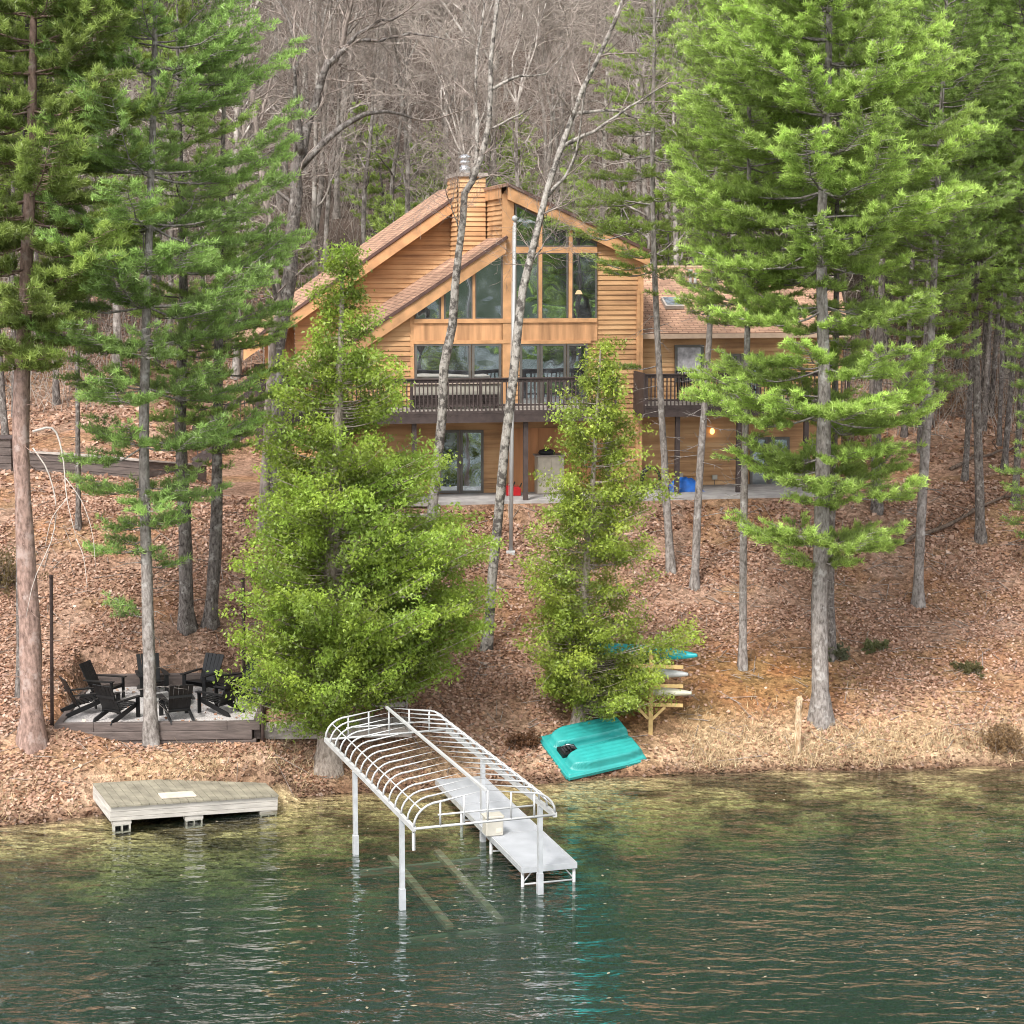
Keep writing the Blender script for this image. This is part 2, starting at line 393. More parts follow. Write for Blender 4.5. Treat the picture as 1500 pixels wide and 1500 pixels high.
# ------------------------------------------------------------------ ground sheet
def axis(fine0, fine1, step, lo, hi):
    a = list(np.arange(fine0, fine1, step)); s = step; x = fine0
    left = []
    while x > lo: s *= 1.16; x -= s; left.append(x)
    right = []; s = step; x = a[-1]
    while x < hi: s *= 1.16; x += s; right.append(x)
    return np.array(left[::-1] + a + right)
gx = axis(-17, 18, .2, -700, 700); gy = axis(36, 68, .2, -900, 700)
GX, GY = np.meshgrid(gx, gy); GZ = ground(GX, GY)
V = np.stack([GX, GY, GZ], -1).reshape(-1, 3)
ny, nx = GX.shape; ii = np.arange(ny - 1)[:, None] * nx + np.arange(nx - 1)[None]
F = np.stack([ii, ii + 1, ii + nx + 1, ii + nx], -1).reshape(-1)
D = (GY - shore(GX)).ravel(); X_ = GX.ravel(); Y_ = GY.ravel(); Z_ = GZ.ravel()
def lerp(a, b, t): return a * (1 - t[:, None]) + b * t[:, None]
def ground_col(x, y, d):
    n1 = fbm(x * .45, y * .45, 4); n2 = fbm(x * 1.7 + 40, y * 1.7, 4)
    c = lerp(np.array([[.20, .115, .075]]), np.array([[.30, .20, .145]]), n2)
    moss = patch(x, y)
    c = lerp(c, lerp(np.array([[.25, .095, .038]]), np.array([[.17, .12, .045]]), n2), moss * .9)
    tan = sstep(3.0, .8, d + (n1 - .5) * 2) * sstep(-.3, .4, d) * (.45 + .55 * sstep(3, 6, x))
    c = lerp(c, np.array([[.40, .29, .18]]), tan * .75)
    wet = np.exp(-(d / .28) ** 2); c = lerp(c, np.array([[.10, .055, .035]]), wet * .8)
    bedm = sstep(.0, -.4, d)
    bn = fbm(x * .9, y * 1.6, 4); bed = lerp(np.array([[.44, .345, .19]]), np.array([[.13, .095, .055]]), sstep(.42, .62, bn))
    bed = lerp(bed, np.array([[.05, .075, .04]]), sstep(-4.5, -9, d))
    c = lerp(c, bed, bedm)
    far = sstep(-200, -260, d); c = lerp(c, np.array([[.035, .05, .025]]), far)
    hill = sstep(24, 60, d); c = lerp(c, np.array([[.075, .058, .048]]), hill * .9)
    return c
def patch(x, y):
    n = fbm(x * .30 + 11, y * .5 + 7, 4)
    p = sstep(.56, .66, n)
    cx = np.exp(-(((x - 7.2) / 3.6) ** 2 + ((y - 52.6) / 2.6) ** 2) * 1.1)
    c2 = np.exp(-(((x - 3.6) / 3.0) ** 2 + ((y - 50.2) / 1.3) ** 2) * 1.2)
    return np.clip(p * .55 + 1.15 * cx + .95 * c2, 0, 1)
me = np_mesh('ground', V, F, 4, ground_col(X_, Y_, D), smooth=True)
m, N, L, out = newmat('leaf_strewn_soil')
at = N('ShaderNodeAttribute'); at.attribute_name = 'col'; tc = N('ShaderNodeTexCoord')
vo = N('ShaderNodeTexVoronoi'); vo.inputs['Scale'].default_value = 9; L(tc.outputs['Object'], vo.inputs['Vector'])
sp = N('ShaderNodeSeparateColor'); L(vo.outputs['Color'], sp.inputs[0])
r = ramp(N, [(0, (.45, .42, .4)), (.5, (1, 1, 1)), (1, (1.6, 1.6, 1.65))]); L(sp.outputs[0], r.inputs[0])
no = N('ShaderNodeTexNoise'); no.inputs['Scale'].default_value = 30; no.inputs['Detail'].default_value = 4; L(tc.outputs['Object'], no.inputs['Vector'])
r2 = ramp(N, [(.3, (.55, .55, .55)), (.7, (1.35, 1.35, 1.35))]); L(no.outputs['Fac'], r2.inputs[0])
m1 = N('ShaderNodeMix', data_type='RGBA', blend_type='MULTIPLY'); m1.inputs[0].default_value = .8; L(at.outputs['Color'], m1.inputs[6]); L(r.outputs[0], m1.inputs[7])
m2 = N('ShaderNodeMix', data_type='RGBA', blend_type='MULTIPLY'); m2.inputs[0].default_value = 1; L(m1.outputs[2], m2.inputs[6]); L(r2.outputs[0], m2.inputs[7])
b = N('ShaderNodeBsdfPrincipled'); b.inputs['Roughness'].default_value = .95; b.inputs['Specular IOR Level'].default_value = .1; L(m2.outputs[2], b.inputs['Base Color'])
bm = N('ShaderNodeBump'); bm.inputs['Strength'].default_value = .7; bm.inputs['Distance'].default_value = .06; L(vo.outputs['Distance'], bm.inputs['Height']); L(bm.outputs[0], b.inputs['Normal'])
L(b.outputs[0], out.inputs[0]); M['ground'] = m
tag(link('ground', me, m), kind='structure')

# ------------------------------------------------------------------ lake water: a closed body with absorption
mb = MB(); mb.box(-600, 600, -215, 60, -12, 0)
m, N, L, out = newmat('lake_water')
tc = N('ShaderNodeTexCoord'); mp = N('ShaderNodeMapping'); mp.inputs['Scale'].default_value = (.55, 1.25, 1); mp.inputs['Rotation'].default_value = (0, 0, R_(-9))
L(tc.outputs['Object'], mp.inputs['Vector'])
w1 = N('ShaderNodeTexNoise'); w1.inputs['Scale'].default_value = 1.7; w1.inputs['Detail'].default_value = 3; w1.inputs['Distortion'].default_value = .6; L(mp.outputs[0], w1.inputs['Vector'])
w2 = N('ShaderNodeTexNoise'); w2.inputs['Scale'].default_value = 4.2; w2.inputs['Detail'].default_value = 2; w2.inputs['Distortion'].default_value = .3; L(mp.outputs[0], w2.inputs['Vector'])
w3 = N('ShaderNodeTexNoise'); w3.inputs['Scale'].default_value = .12; w3.inputs['Detail'].default_value = 2; L(tc.outputs['Object'], w3.inputs['Vector'])
r3 = ramp(N, [(.35, (.35, .35, .35)), (.65, (1, 1, 1))]); L(w3.outputs['Fac'], r3.inputs[0])
a1 = N('ShaderNodeMath', operation='MULTIPLY'); a1.inputs[1].default_value = .34; L(w2.outputs['Fac'], a1.inputs[0])
a2 = N('ShaderNodeMath', operation='ADD'); L(w1.outputs['Fac'], a2.inputs[0]); L(a1.outputs[0], a2.inputs[1])
a3 = N('ShaderNodeMath', operation='MULTIPLY'); L(a2.outputs[0], a3.inputs[0]); L(r3.outputs[0], a3.inputs[1])
bm = N('ShaderNodeBump'); bm.inputs['Strength'].default_value = 1; bm.inputs['Distance'].default_value = .29; L(a3.outputs[0], bm.inputs['Height'])
fr = N('ShaderNodeFresnel'); fr.inputs['IOR'].default_value = 1.333; L(bm.outputs[0], fr.inputs['Normal'])
tr = N('ShaderNodeBsdfTransparent'); df = N('ShaderNodeBsdfDiffuse'); df.inputs[0].default_value = (.031, .060, .044, 1)
gl = N('ShaderNodeBsdfGlossy'); gl.inputs['Roughness'].default_value = .04; L(bm.outputs[0], gl.inputs['Normal'])
x1 = N('ShaderNodeMixShader'); 
gp = N('ShaderNodeNewGeometry'); sx = N('ShaderNodeSeparateXYZ'); L(gp.outputs['Position'], sx.inputs[0])
k1 = N('ShaderNodeMath', operation='MULTIPLY_ADD'); L(sx.outputs['X'], k1.inputs[0]); k1.inputs[1].default_value = .2; k1.inputs[2].default_value = 46.6
k2 = N('ShaderNodeMath', operation='SUBTRACT'); L(k1.outputs[0], k2.inputs[0]); L(sx.outputs['Y'], k2.inputs[1])
wn = N('ShaderNodeTexNoise'); wn.inputs['Scale'].default_value = .5; wn.inputs['Detail'].default_value = 3; L(tc.outputs['Object'], wn.inputs['Vector'])
k4 = N('ShaderNodeMath', operation='MULTIPLY_ADD'); L(wn.outputs['Fac'], k4.inputs[0]); k4.inputs[1].default_value = 4.0; L(k2.outputs[0], k4.inputs[2])
k3 = N('ShaderNodeMapRange'); k3.inputs['From Min'].default_value = 4.0; k3.inputs['From Max'].default_value = 9.5; k3.inputs['To Min'].default_value = .05; k3.inputs['To Max'].default_value = .42; L(k4.outputs[0], k3.inputs['Value']); L(k3.outputs[0], x1.inputs[0]); L(tr.outputs[0], x1.inputs[1]); L(df.outputs[0], x1.inputs[2])
x2 = N('ShaderNodeMixShader'); L(fr.outputs[0], x2.inputs[0]); L(x1.outputs[0], x2.inputs[1]); L(gl.outputs[0], x2.inputs[2])
L(x2.outputs[0], out.inputs['Surface'])
ab = N('ShaderNodeVolumeAbsorption'); ab.inputs['Color'].default_value = (.52, .66, .45, 1); ab.inputs['Density'].default_value = 1.15
L(ab.outputs[0], out.inputs['Volume'])
tag(mb.build('water', m), kind='structure')

# ------------------------------------------------------------------ house
house = empty('house', HO, HT, 'cedar sided lake house with brown shingle roofs, tall gable windows and dark decks', 'house')
def hp(px, py, v):
    d = ray(px, py); t = np.dot(HO + HV * v - CAM, HV) / np.dot(d, HV); P = CAM + d * t - HO
    return np.array([np.dot(P, HU), P[2]])
def HPY(py, v, px=745): return hp(px, py, v)[1]
PITCHB = .165
def clip(poly, a, b, c):      # keep a*x+b*y<=c
    o = []
    for i in range(len(poly)):
        p, q = poly[i], poly[(i + 1) % len(poly)]
        fp = a * p[0] + b * p[1] - c; fq = a * q[0] + b * q[1] - c
        if fp <= 0: o.append(p)
        if fp * fq < 0:
            t = fp / (fp - fq); o.append((p[0] + (q[0] - p[0]) * t, p[1] + (q[1] - p[1]) * t))
    return o
def lap_wall(mb, poly, f, off=.038):
    """lapped boards over a polygon (s,h); f(s,h,out) gives the 3D point"""
    h0 = min(p[1] for p in poly); h1 = max(p[1] for p in poly)
    k = math.floor(h0 / PITCHB)
    while k * PITCHB < h1:
        a, b_ = k * PITCHB, (k + 1) * PITCHB
        c0_ = clip(clip(list(poly), 0, -1, -a), 0, 1, a + .020)
        if len(c0_) >= 3: mb.add([f(p[0], p[1], .001) for p in c0_], [tuple(range(len(c0_)))])
        a += .018; c = clip(clip(list(poly), 0, -1, -a), 0, 1, b_)
        if len(c) >= 3:
            vs = [f(p[0], p[1], .005 + off * (1 - (p[1] - a) / PITCHB)) for p in c]
            mb.add(vs, [tuple(range(len(vs)))])
            lo = [p for p in c if abs(p[1] - a) < 1e-6]
            if len(lo) >= 2:
                s0 = min(p[0] for p in lo); s1 = max(p[0] for p in lo)
                mb.add([f(s0, a, .005 + off), f(s1, a, .005 + off), f(s1, a, 0), f(s0, a, 0)], [(0, 1, 2, 3)])
        k += 1
    return mb
front = lambda v: (lambda s, h, o: (s, v - o, h))
def leftw(u): return lambda s, h, o: (u - o, s, h)
def rightw(u): return lambda s, h, o: (u + o, s, h)
def roofslab(name, pts, thick, uvax, mat=None):
    """pts: four 3D corners of the top; the slab hangs below"""
    pts = [np.array(p, float) for p in pts]; n = nrm(np.cross(pts[1] - pts[0], pts[3] - pts[0]))
    if n[2] < 0: n = -n
    vs = pts + [p - n * thick for p in pts]
    mb = MB().add(vs, [(0, 1, 2, 3), (7, 6, 5, 4), (0, 4, 5, 1), (1, 5, 6, 2), (2, 6, 7, 3), (3, 7, 4, 0)])
    o = mb.build(name, mat or M['shin'], house)
    me = o.data; uv = me.uv_layers.new(name='UVMap'); a = np.array(uvax[0], float); b = np.array(uvax[1], float)
    for lp in me.loops:
        c = np.array(me.vertices[lp.vertex_index].co); uv.data[lp.index].uv = (float(c @ a), float(c @ b))
    return o
# key points of the front (v = 0)
D2 = 5.0
pk = hp(742, 268, 0); rE = hp(952, 366, -.25); cR_ = hp(940, 500, 0)[0]; uT = hp(737, 400, 0)[0]
lT = hp(740, 345, 0); lB = hp(559, 467, 0); slopeL = (lT[1] - lB[1]) / (lT[0] - lB[0]); uL = hp(470, 520, 0)[0]
hL = lB[1] + slopeL * (uL - lB[0])
rake = lambda u: lB[1] + slopeL * (u - lB[0])
slopeR = (pk[1] - rE[1]) / (rE[0] - pk[0]); rr_ = lambda u: pk[1] - slopeR * (u - pk[0])
floor_h = 3.02
# walls
mb = MB()
uS = hp(752, 400, 0)[0]; wl = hp(606, 480, 0)[0]; wr = hp(875, 480, 0)[0]
lap_wall(mb, [(uL, floor_h), (wl + .02, floor_h), (wl + .02, rake(wl) - .3), (uL, hL - .3)], front(0))
lap_wall(mb, [(wr - .02, 0), (cR_, 0), (cR_, rr_(cR_) - .25), (wr - .02, rr_(wr) - .25)], front(0))
lap_wall(mb, [(wl, floor_h), (wr, floor_h), (wr, HPY(500, 0)), (wl, HPY(500, 0))], front(0))
# backing behind glass group and the tall side walls
mb.add([(uL, .02, 0), (cR_, .02, 0), (cR_, .02, rr_(cR_) - .2), (pk[0], .02, pk[1] - .2), (uT, .02, pk[1] - .35), (uT, .02, lT[1] - .2), (uL, .02, hL - .2)], [(0, 1, 2, 3, 4, 5, 6)])
lap_wall(mb, [(0, lT[1] - .6), (D2, lT[1] - .6), (D2, pk[1] - .3), (0, pk[1] - .3)], leftw(uT))
mb.add([(cR_, 0, 0), (cR_, 10, 0), (cR_, 10, rr_(cR_) - .2), (cR_, 0, rr_(cR_) - .2)], [(0, 1, 2, 3)])
lap_wall(mb, [(0, 0), (10, 0), (10, rr_(cR_) - .25), (0, rr_(cR_) - .25)], rightw(cR_))
lap_wall(mb, [(0, 0), (D2, 0), (D2, hL - .3), (0, hL - .3)], leftw(uL))
# recessed wall under the upper left roof
ua = hp(658, 290, D2); ub = hp(372, 493, D2 - .5); slopeU = (ua[1] - ub[1]) / (ua[0] - ub[0]); up_ = lambda u: ua[1] + slopeU * (u - ua[0])
uW = hp(432, 470, D2)[0]
lap_wall(mb, [(uW, 0), (uT, 0), (uT, up_(uT)), (uW, up_(uW) - .1)], front(D2))
lap_wall(mb, [(D2, 0), (D2 + 8, 0), (D2 + 8, up_(uW) - .3), (D2, up_(uW) - .3)], leftw(uW))
mb.build('wall', M['siding'], house)
# wing walls
VW = .9
wing_r = hp(1235, 480, VW)[0]; eh = HPY(491, VW, 1000)
mb = MB(); lap_wall(mb, [(cR_ + .05, 0), (wing_r, 0), (wing_r, eh), (cR_ + .05, eh)], front(VW))
lap_wall(mb, [(VW, 0), (10, 0), (10, eh), (VW, eh)], rightw(wing_r)); mb.build('wing_wall', M['siding'], house)
# lower storey of plain panels, with battens
mb = MB(); lu0 = hp(745, 680, 0)[0]
mb.box(lu0, hp(878, 680, 0)[0], -.03, 0, 0, HPY(628, -.1)); 
for px in (745, 790, 836, 877): u = hp(px, 680, 0)[0]; mb.box(u - .04, u + .04, -.055, -.03, 0, HPY(628, -.1))
mb.build('lower_panel', M['plylow'], house)
mb = MB(); lap_wall(mb, [(uL, 0), (lu0, 0), (lu0, floor_h), (uL, floor_h)], front(0)); mb.build('lower_wall', M['siding'], house)
# roofs
def rake_roof(name, a, b, v0, v1, th=.10):
    sl_ = nrm(np.array([b[0] - a[0], 0, b[1] - a[1]]))
    return roofslab(name, [(a[0], v0, a[1]), (b[0], v0, b[1]), (b[0], v1, b[1]), (a[0], v1, a[1])], th, ((0, 1, 0), sl_))
rake_roof('tall_roof', (pk[0], pk[1]), (rE[0] + .1, rr_(rE[0] + .1)), -.32, 10)
rake_roof('tall_roof', (pk[0], pk[1]), (uT - .16, pk[1] - .07), -.32, D2 + .6)
rake_roof('lower_roof', lT, (uL - .7, rake(uL - .7)), -.34, D2 - .02)
uq = hp(352, 505, D2 - .5)
rake_roof('upper_roof', (ua[0] + .8, up_(ua[0] + .8)), (uq[0], up_(uq[0])), D2 - .75, D2 + 8.5)
# back slope that closes the upper roof
rake_roof('upper_roof', (ua[0] + .8, up_(ua[0] + .8) - .02), (pk[0] + 3, up_(ua[0] + .8) - .9), D2 + .62, D2 + 8.5)
# fascias
def fascia(mb, a, b, v0, v1, w):
    return mb.uh([(a[0], a[1]), (b[0], b[1]), (b[0], b[1] - w), (a[0], a[1] - w)], v0, v1)
mb = MB(); fascia(mb, (pk[0], pk[1] - .12), (rE[0], rr_(rE[0]) - .12), -.29, -.05, .42); mb.build('fascia', M['cedarw'], house)
mb = MB(); fascia(mb, (lT[0] - .02, lT[1] - .14), (uL - .6, rake(uL - .6) - .14), -.31, -.05, .42); mb.build('fascia', M['cedarw'], house)
mb = MB(); fascia(mb, (ua[0] + .2, up_(ua[0] + .2) - .15), (uq[0] + .1, up_(uq[0] + .1) - .15), D2 - .72, D2 - .5, .40); mb.build('fascia', M['cedarw'], house)
mb = MB(); mb.box(uT - .10, uT - .056, -.03, D2, pk[1] - .50, pk[1] - .15); mb.build('fascia', M['cedarw'], house)
mb = MB(); mb.uh([(ua[0]+.2, up_(ua[0]+.2)-.0),(uq[0],up_(uq[0])-.0),(uq[0],up_(uq[0])-.12),(ua[0]+.2,up_(ua[0]+.2)-.12)], D2-.765, D2-.725)
mb.uh([(pk[0], pk[1]),(rE[0]+.1,rr_(rE[0]+.1)),(rE[0]+.1,rr_(rE[0]+.1)-.11),(pk[0],pk[1]-.11)], -.345, -.322)
mb.uh([(lT[0], lT[1]),(uL-.7,rake(uL-.7)),(uL-.7,rake(uL-.7)-.12),(lT[0],lT[1]-.12)], -.365, -.342); mb.build('drip_edge', plain('drip_metal', (.10, .055, .045), .6), house)
# corner boards + centre post + trims round the glass
def ubox(mb, px0, px1, py0, py1, v0, v1):
    a = hp(px0, py0, v0); b_ = hp(px1, py1, v0); return mb.box(a[0], b_[0], v0, v1, b_[1], a[1])
for q in ((uT - .035, uS, -.10, 0, floor_h, pk[1] - .35), (cR_ - .16, cR_ + .03, -.07, 0, 0, rr_(cR_) - .4), (wl - .12, wl, -.07, 0, floor_h, rake(wl) - .5)): MB().box(*q).build('corner_board', M['cedarw'], house)
mb = MB(); u = hp(933, 560, 0)[0]; mb.box(u - .05, u + .05, -.12, -.045, 0, HPY(425, 0, 933)); mb.build('downspout', M['cedarw'], house)
for a, b_ in (((606, 472), (735, 499)), ((752, 472), (875, 499))):
    mb = MB(); ubox(mb, a[0], b_[0], a[1], b_[1], -.075, 0)
    n = int((b_[0] - a[0]) / 9)
    mb.build('wood_panel', M['ply'], house)
# windows
def window(polys, v=-.045, fw=.055, wood=None, name='window', lites=None, dark=True):
    """polys: outer px polygons, one per lite; makes frame ring + pane"""
    fm = MB(); pm = MB()
    for poly in polys:
        q = [hp(p[0], p[1], v) for p in poly]; c = sum(q) / len(q)
        # proper inset
        n = len(q); area = sum(q[i][0] * q[(i + 1) % n][1] - q[(i + 1) % n][0] * q[i][1] for i in range(n))
        if area < 0: q = q[::-1]
        ins = []
        for i in range(n):
            p0, p1, p2 = q[i - 1], q[i], q[(i + 1) % n]; e1 = nrm(p1 - p0); e2 = nrm(p2 - p1)
            n1 = np.array([-e1[1], e1[0]]); n2 = np.array([-e2[1], e2[0]]); bs = n1 + n2; bs = bs / max(.35, (bs @ n1))
            ins.append(p1 + bs * fw)
        for i in range(n):
            j = (i + 1) % n
            fm.uh([q[i], q[j], ins[j], ins[i]], v - .06, v)
        pm.uh(ins, v - .03, v - .012)
    w = fm.build(name, M['frame'] if wood is None else wood, house)
    pm.build('pane', M['glass'], w); return w
gb = 468
window([[(608, gb), (608, 453), (645, 431), (645, gb)]]); window([[(650, gb), (650, 428), (692, 400), (692, gb)]]); window([[(695, gb), (695, 397), (736, 370), (736, gb)]])
window([[(754, 362), (754, 298), (789, 317), (789, 362)]]); window([[(792, 362), (792, 318), (832, 336), (832, 362)]]); window([[(837, 362), (837, 338), (874, 355), (874, 362)]])
for a, b_ in ((754, 789), (792, 832), (837, 874)): window([[(a, gb), (a, 370), (b_, 370), (b_, gb)]])
mb = MB()
for px in (647.5, 693.5): a = hp(px, gb, 0); mb.box(a[0] - .045, a[0] + .045, -.125, -.05, a[1], rake(a[0]) - .5)
for px in (790.5, 834.5): a = hp(px, gb, 0); mb.box(a[0] - .06, a[0] + .06, -.125, -.05, a[1], rr_(a[0]) - .5)
ubox(mb, 752, 875, 361.5, 370.5, -.119, -.05); ubox(mb, 606, 875, gb - .5, 472, -.13, -.05)
ubox(mb, 606, 760, 499, 503, -.12, -.03); ubox(mb, 761, 866, 499, 503, -.12, -.03); mb.build('window_trim', M['cedarw'], house)
window([[(607, 600), (607, 503), (651, 503), (651, 600)], [(652, 600), (652, 503), (690, 503), (690, 600)], [(691, 600), (691, 503), (734, 503), (734, 600)]], fw=.085)
window([[(761, 605), (761, 503), (790, 503), (790, 605)], [(791, 605), (791, 503), (829, 503), (829, 605)], [(830, 605), (830, 503), (861, 503), (861, 605)]], fw=.085, name='door')
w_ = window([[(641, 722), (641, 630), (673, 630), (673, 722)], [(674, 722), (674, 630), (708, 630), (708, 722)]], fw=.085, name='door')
w_.children[0].data.materials[0] = M['doorglass_painted_sky']
window([[(988, 560), (988, 505), (1031, 505), (1031, 560)]], v=VW - .06, fw=.09)
window([[(1058, 602), (1058, 518), (1083, 518), (1083, 602)], [(1084, 602), (1084, 518), (1112, 518), (1112, 602)]], v=VW - .06, fw=.09, name='door')
window([[(1098, 721), (1098, 640), (1125, 640), (1125, 721)], [(1126, 721), (1126, 640), (1156, 640), (1156, 721)]], v=VW - .06, fw=.09, name='door')
mb = MB(); a = hp(993, 509, VW - .12); b_ = hp(1026, 553, VW - .12); mb.box(a[0], b_[0], VW - .098, VW - .093, b_[1], a[1]); mb.build('curtain', M['curtain'], house)
mb = MB(); a = hp(848, 431, -.1); mb.lathe([(.02, .14), (.07, .12), (.13, 0)][::-1], (a[0], -.088, a[1]), 10); o = mb.build('hanging_lamp', emis('lamp_glow', (1, .72, .4), 1.1), house)
o.scale = (1, .1, 1); o.location = (0, -.079, 0)
# chimney
c0 = hp(671, 256, D2 - 1.9); c1 = hp(711, 256, D2 - 1.9); ctop = HPY(259, D2 - 1.9)
mb = MB(); lap_wall(mb, [(c0[0], lT[1] - 2.2), (c1[0], lT[1] - 2.2), (c1[0], ctop), (c0[0], ctop)], front(D2 - 1.9)); lap_wall(mb, [(D2 - 1.9, lT[1] - 2.5), (D2 + .6, lT[1] - 2.5), (D2 + .6, ctop), (D2 - 1.9, ctop)], leftw(c0[0]))
mb.add([(c1[0], D2 - 1.9, lT[1]), (c1[0], D2 + .6, lT[1]), (c1[0], D2 + .6, ctop), (c1[0], D2 - 1.9, ctop)], [(0, 1, 2, 3)]); mb.add([(c0[0], D2 + .6, lT[1]), (c1[0], D2 + .6, lT[1]), (c1[0], D2 + .6, ctop), (c0[0], D2 + .6, ctop)], [(0, 1, 2, 3)])
ch = mb.build('chimney', M['siding'], house)
mb = MB(); mb.box(c0[0] - .08, c1[0] + .08, D2 - 1.99, D2 + .68, ctop, ctop + .13); mb.build('chimney_cap', M['timberp'], ch)
cx = hp(681, 250, D2 - 1.0)[0]; mb = MB()
mb.lathe([(.19, 0), (.19, .22), (.15, .24), (.15, .34), (.20, .35), (.20, .42), (.15, .43), (.15, .50), (.22, .52), (.22, .58), (.10, .66)], (cx, D2 - 1.0, ctop + .13), 16); mb.build('flue', M['steel'], ch, True)
# wing roof: front slope, ridge, hip on its right
rg = HPY(391, VW + 4.8, 1000); e0 = HPY(488, VW - .5, 1000); ur = hp(1045, 391, VW + 4.8)[0]; ur2 = hp(1225, 420, VW + 3.6)[0]; ue = hp(1245, 490, VW - .5)[0]
A = (cR_ + .04, VW - .5, e0); B = (ue, VW - .5, e0); k = (rg - e0) / 5.3
sdir = nrm(np.array([0, 1, k]))
pts = [A, B, (ur2, VW + 3.2, e0 + 3.7 * k), (ur + .25, VW + 3.2, e0 + 3.7 * k), (ur, VW + 4.8, rg), (cR_ + .04, VW + 4.8, rg)]
mb = MB(); mb.add(pts + [(p[0], p[1], p[2] - .14) for p in pts], [tuple(range(6)), tuple(range(11, 5, -1))] + [(i, i + 6, (i + 1) % 6 + 6, (i + 1) % 6) for i in range(6)])
mb.add([(cR_ + .04, VW + 4.8, rg - .01), (ur, VW + 4.8, rg - .01), (ur, VW + 9.8, e0), (cR_ + .04, VW + 9.8, e0)], [(0, 1, 2, 3)])
mb.add([(ur, VW + 4.8, rg - .01), (ur + .25, VW + 3.2, e0 + 3.7 * k), (ur + .25, VW + 9.8, e0), (ur, VW + 9.8, e0)], [(0, 1, 2, 3)]); mb.add([(ur + .25, VW + 3.2, e0 + 3.7 * k - .01), (ur2, VW + 3.2, e0 + 3.7 * k - .01), (ur2 + .1, VW + 7.5, e0), (ur + .25, VW + 7.5, e0)], [(0, 1, 2, 3)])
o = mb.build('wing_roof', M['shin'], house); uv = o.data.uv_layers.new(name='UVMap')
for lp in o.data.loops:
    c = np.array(o.data.vertices[lp.vertex_index].co); uv.data[lp.index].uv = (float(c[0]), float(c @ sdir))
mb = MB(); mb.box(cR_ + .04, ue, VW - .58, VW - .50, e0 - .18, e0 - .02); mb.build('gutter', plain('tan_gutter', (.42, .30, .22), .5, 0, .1), house)
mb = MB(); mb.box(cR_ + .04, ur, VW + 4.72, VW + 4.9, rg - .02, rg + .05); mb.build('ridge_cap', plain('ridge_cap', (.50, .36, .26), .8), house)
a = hp(984, 437, VW + 1.7); hz = e0 + (2.2) * k
mb = MB(); sp0 = np.array([a[0] - .32, VW + 1.25, e0 + 1.75 * k + .03]); sp1 = sp0 + np.array([0, .72, .72 * k])
mb.bar(sp0 + (0.32, 0, .06), sp1 + (.32, 0, .06), .66, .12); s_ = mb.build('skylight', M['timberp'], house)
mb = MB(); mb.bar(sp0 + (0.32, .07, .13 + .07 * k), sp1 + (.32, -.07, .13 - .07 * k), .52, .02); mb.build('pane', M['glass'], s_)
for px, py, hh in ((1009, 408, .5), (1016, 418, .38)):
    mb = MB(); a = hp(px, py, VW + 3.6); mb.lathe([(.055, -.3), (.055, hh - .1), (.09, hh - .1), (.09, hh)], (a[0], VW + 3.4, e0 + 3.9 * k), 10); mb.build('vent_pipe', M['white'], house)
# ---- decks
VD = -2.35
def railing(parent, u0, u1, v, hf, rail=True):
    mb = MB(); n = int((u1 - u0) / .135)
    mb.box(u0, u1, v - .07, v + .07, hf + .97, hf + 1.01); mb.box(u0, u1, v - .02, v + .02, hf + .86, hf + .965); mb.box(u0, u1, v - .02, v + .02, hf + .1, hf + .16)
    rl = parent; mb.build('railing', M['darkw'], parent)
    b_ = MB()
    for i in range(n + 1): u = u0 + .06 + i * (u1 - u0 - .12) / n; b_.box(u - .02, u + .02, v - .055, v - .021, hf - .12, hf + .93)
    b_.build('balusters', M['darkw'], rl)
    for i in range(int((u1 - u0) / 1.9) + 1): u = u0 + .05 + i * (u1 - u0 - .1) / max(1, int((u1 - u0) / 1.9)); MB().box(u - .045, u + .045, v - .019, v + .071, hf - .1, hf + .968).build('railing_post', M['darkw'], rl)
def deck(px0, px1, v0, v1, hf, postpx, name='deck'):
    u0 = hp(px0, 610, v0)[0]; u1 = hp(px1, 610, v0)[0]; mb = MB()
    n = int((v1 - v0) / .15)
    for i in range(n): mb.box(u0, u1, v0 + .01 + i * .15, v0 + .15 + i * .15 - .004, hf - .04, hf)
    d = mb.build(name, M['timberp'], house)
    mb = MB(); mb.box(u0, u1, v0 - .045, v0, hf - .42, hf - .135); mb.box(u0, u1, v0 - .02, v0 + .02, hf - .13, hf - .042); mb.box(u0, u1, v0 + .03, v1 - .05, hf - .30, hf - .045)
    # scalloped lower edge of the upper board
    k_ = int((u1 - u0) / .2)
    for i in range(k_): u = u0 + (i + .5) * (u1 - u0) / k_; mb.uh([(u - .07, hf - .135), (u + .07, hf - .135), (u, hf - .21)], v0 - .062, v0 - .046)
    mb.build('fascia', M['darkw'], d)
    railing(d, u0, u1, v0 + .03, hf)
    for px in postpx:
        u = hp(px, 680, v0 + .15)[0]; MB().box(u - .075, u + .075, v0 + .1, v0 + .25, -.1, hf - .43).build('post', M['darkw'], d)
    return d, u0, u1
d1, du0, du1 = deck(395, 905, VD, -.07, floor_h, (480, 607, 770, 890))
d2, eu0, eu1 = deck(945, 1245, -1.5, VW - .07, floor_h + .02, (992, 1082, 1180))
MB().box(eu0 - .05, eu0, -1.46, VW - .08, floor_h - .42, floor_h + 1.05).build('side_panel', M['darkw'], d2)
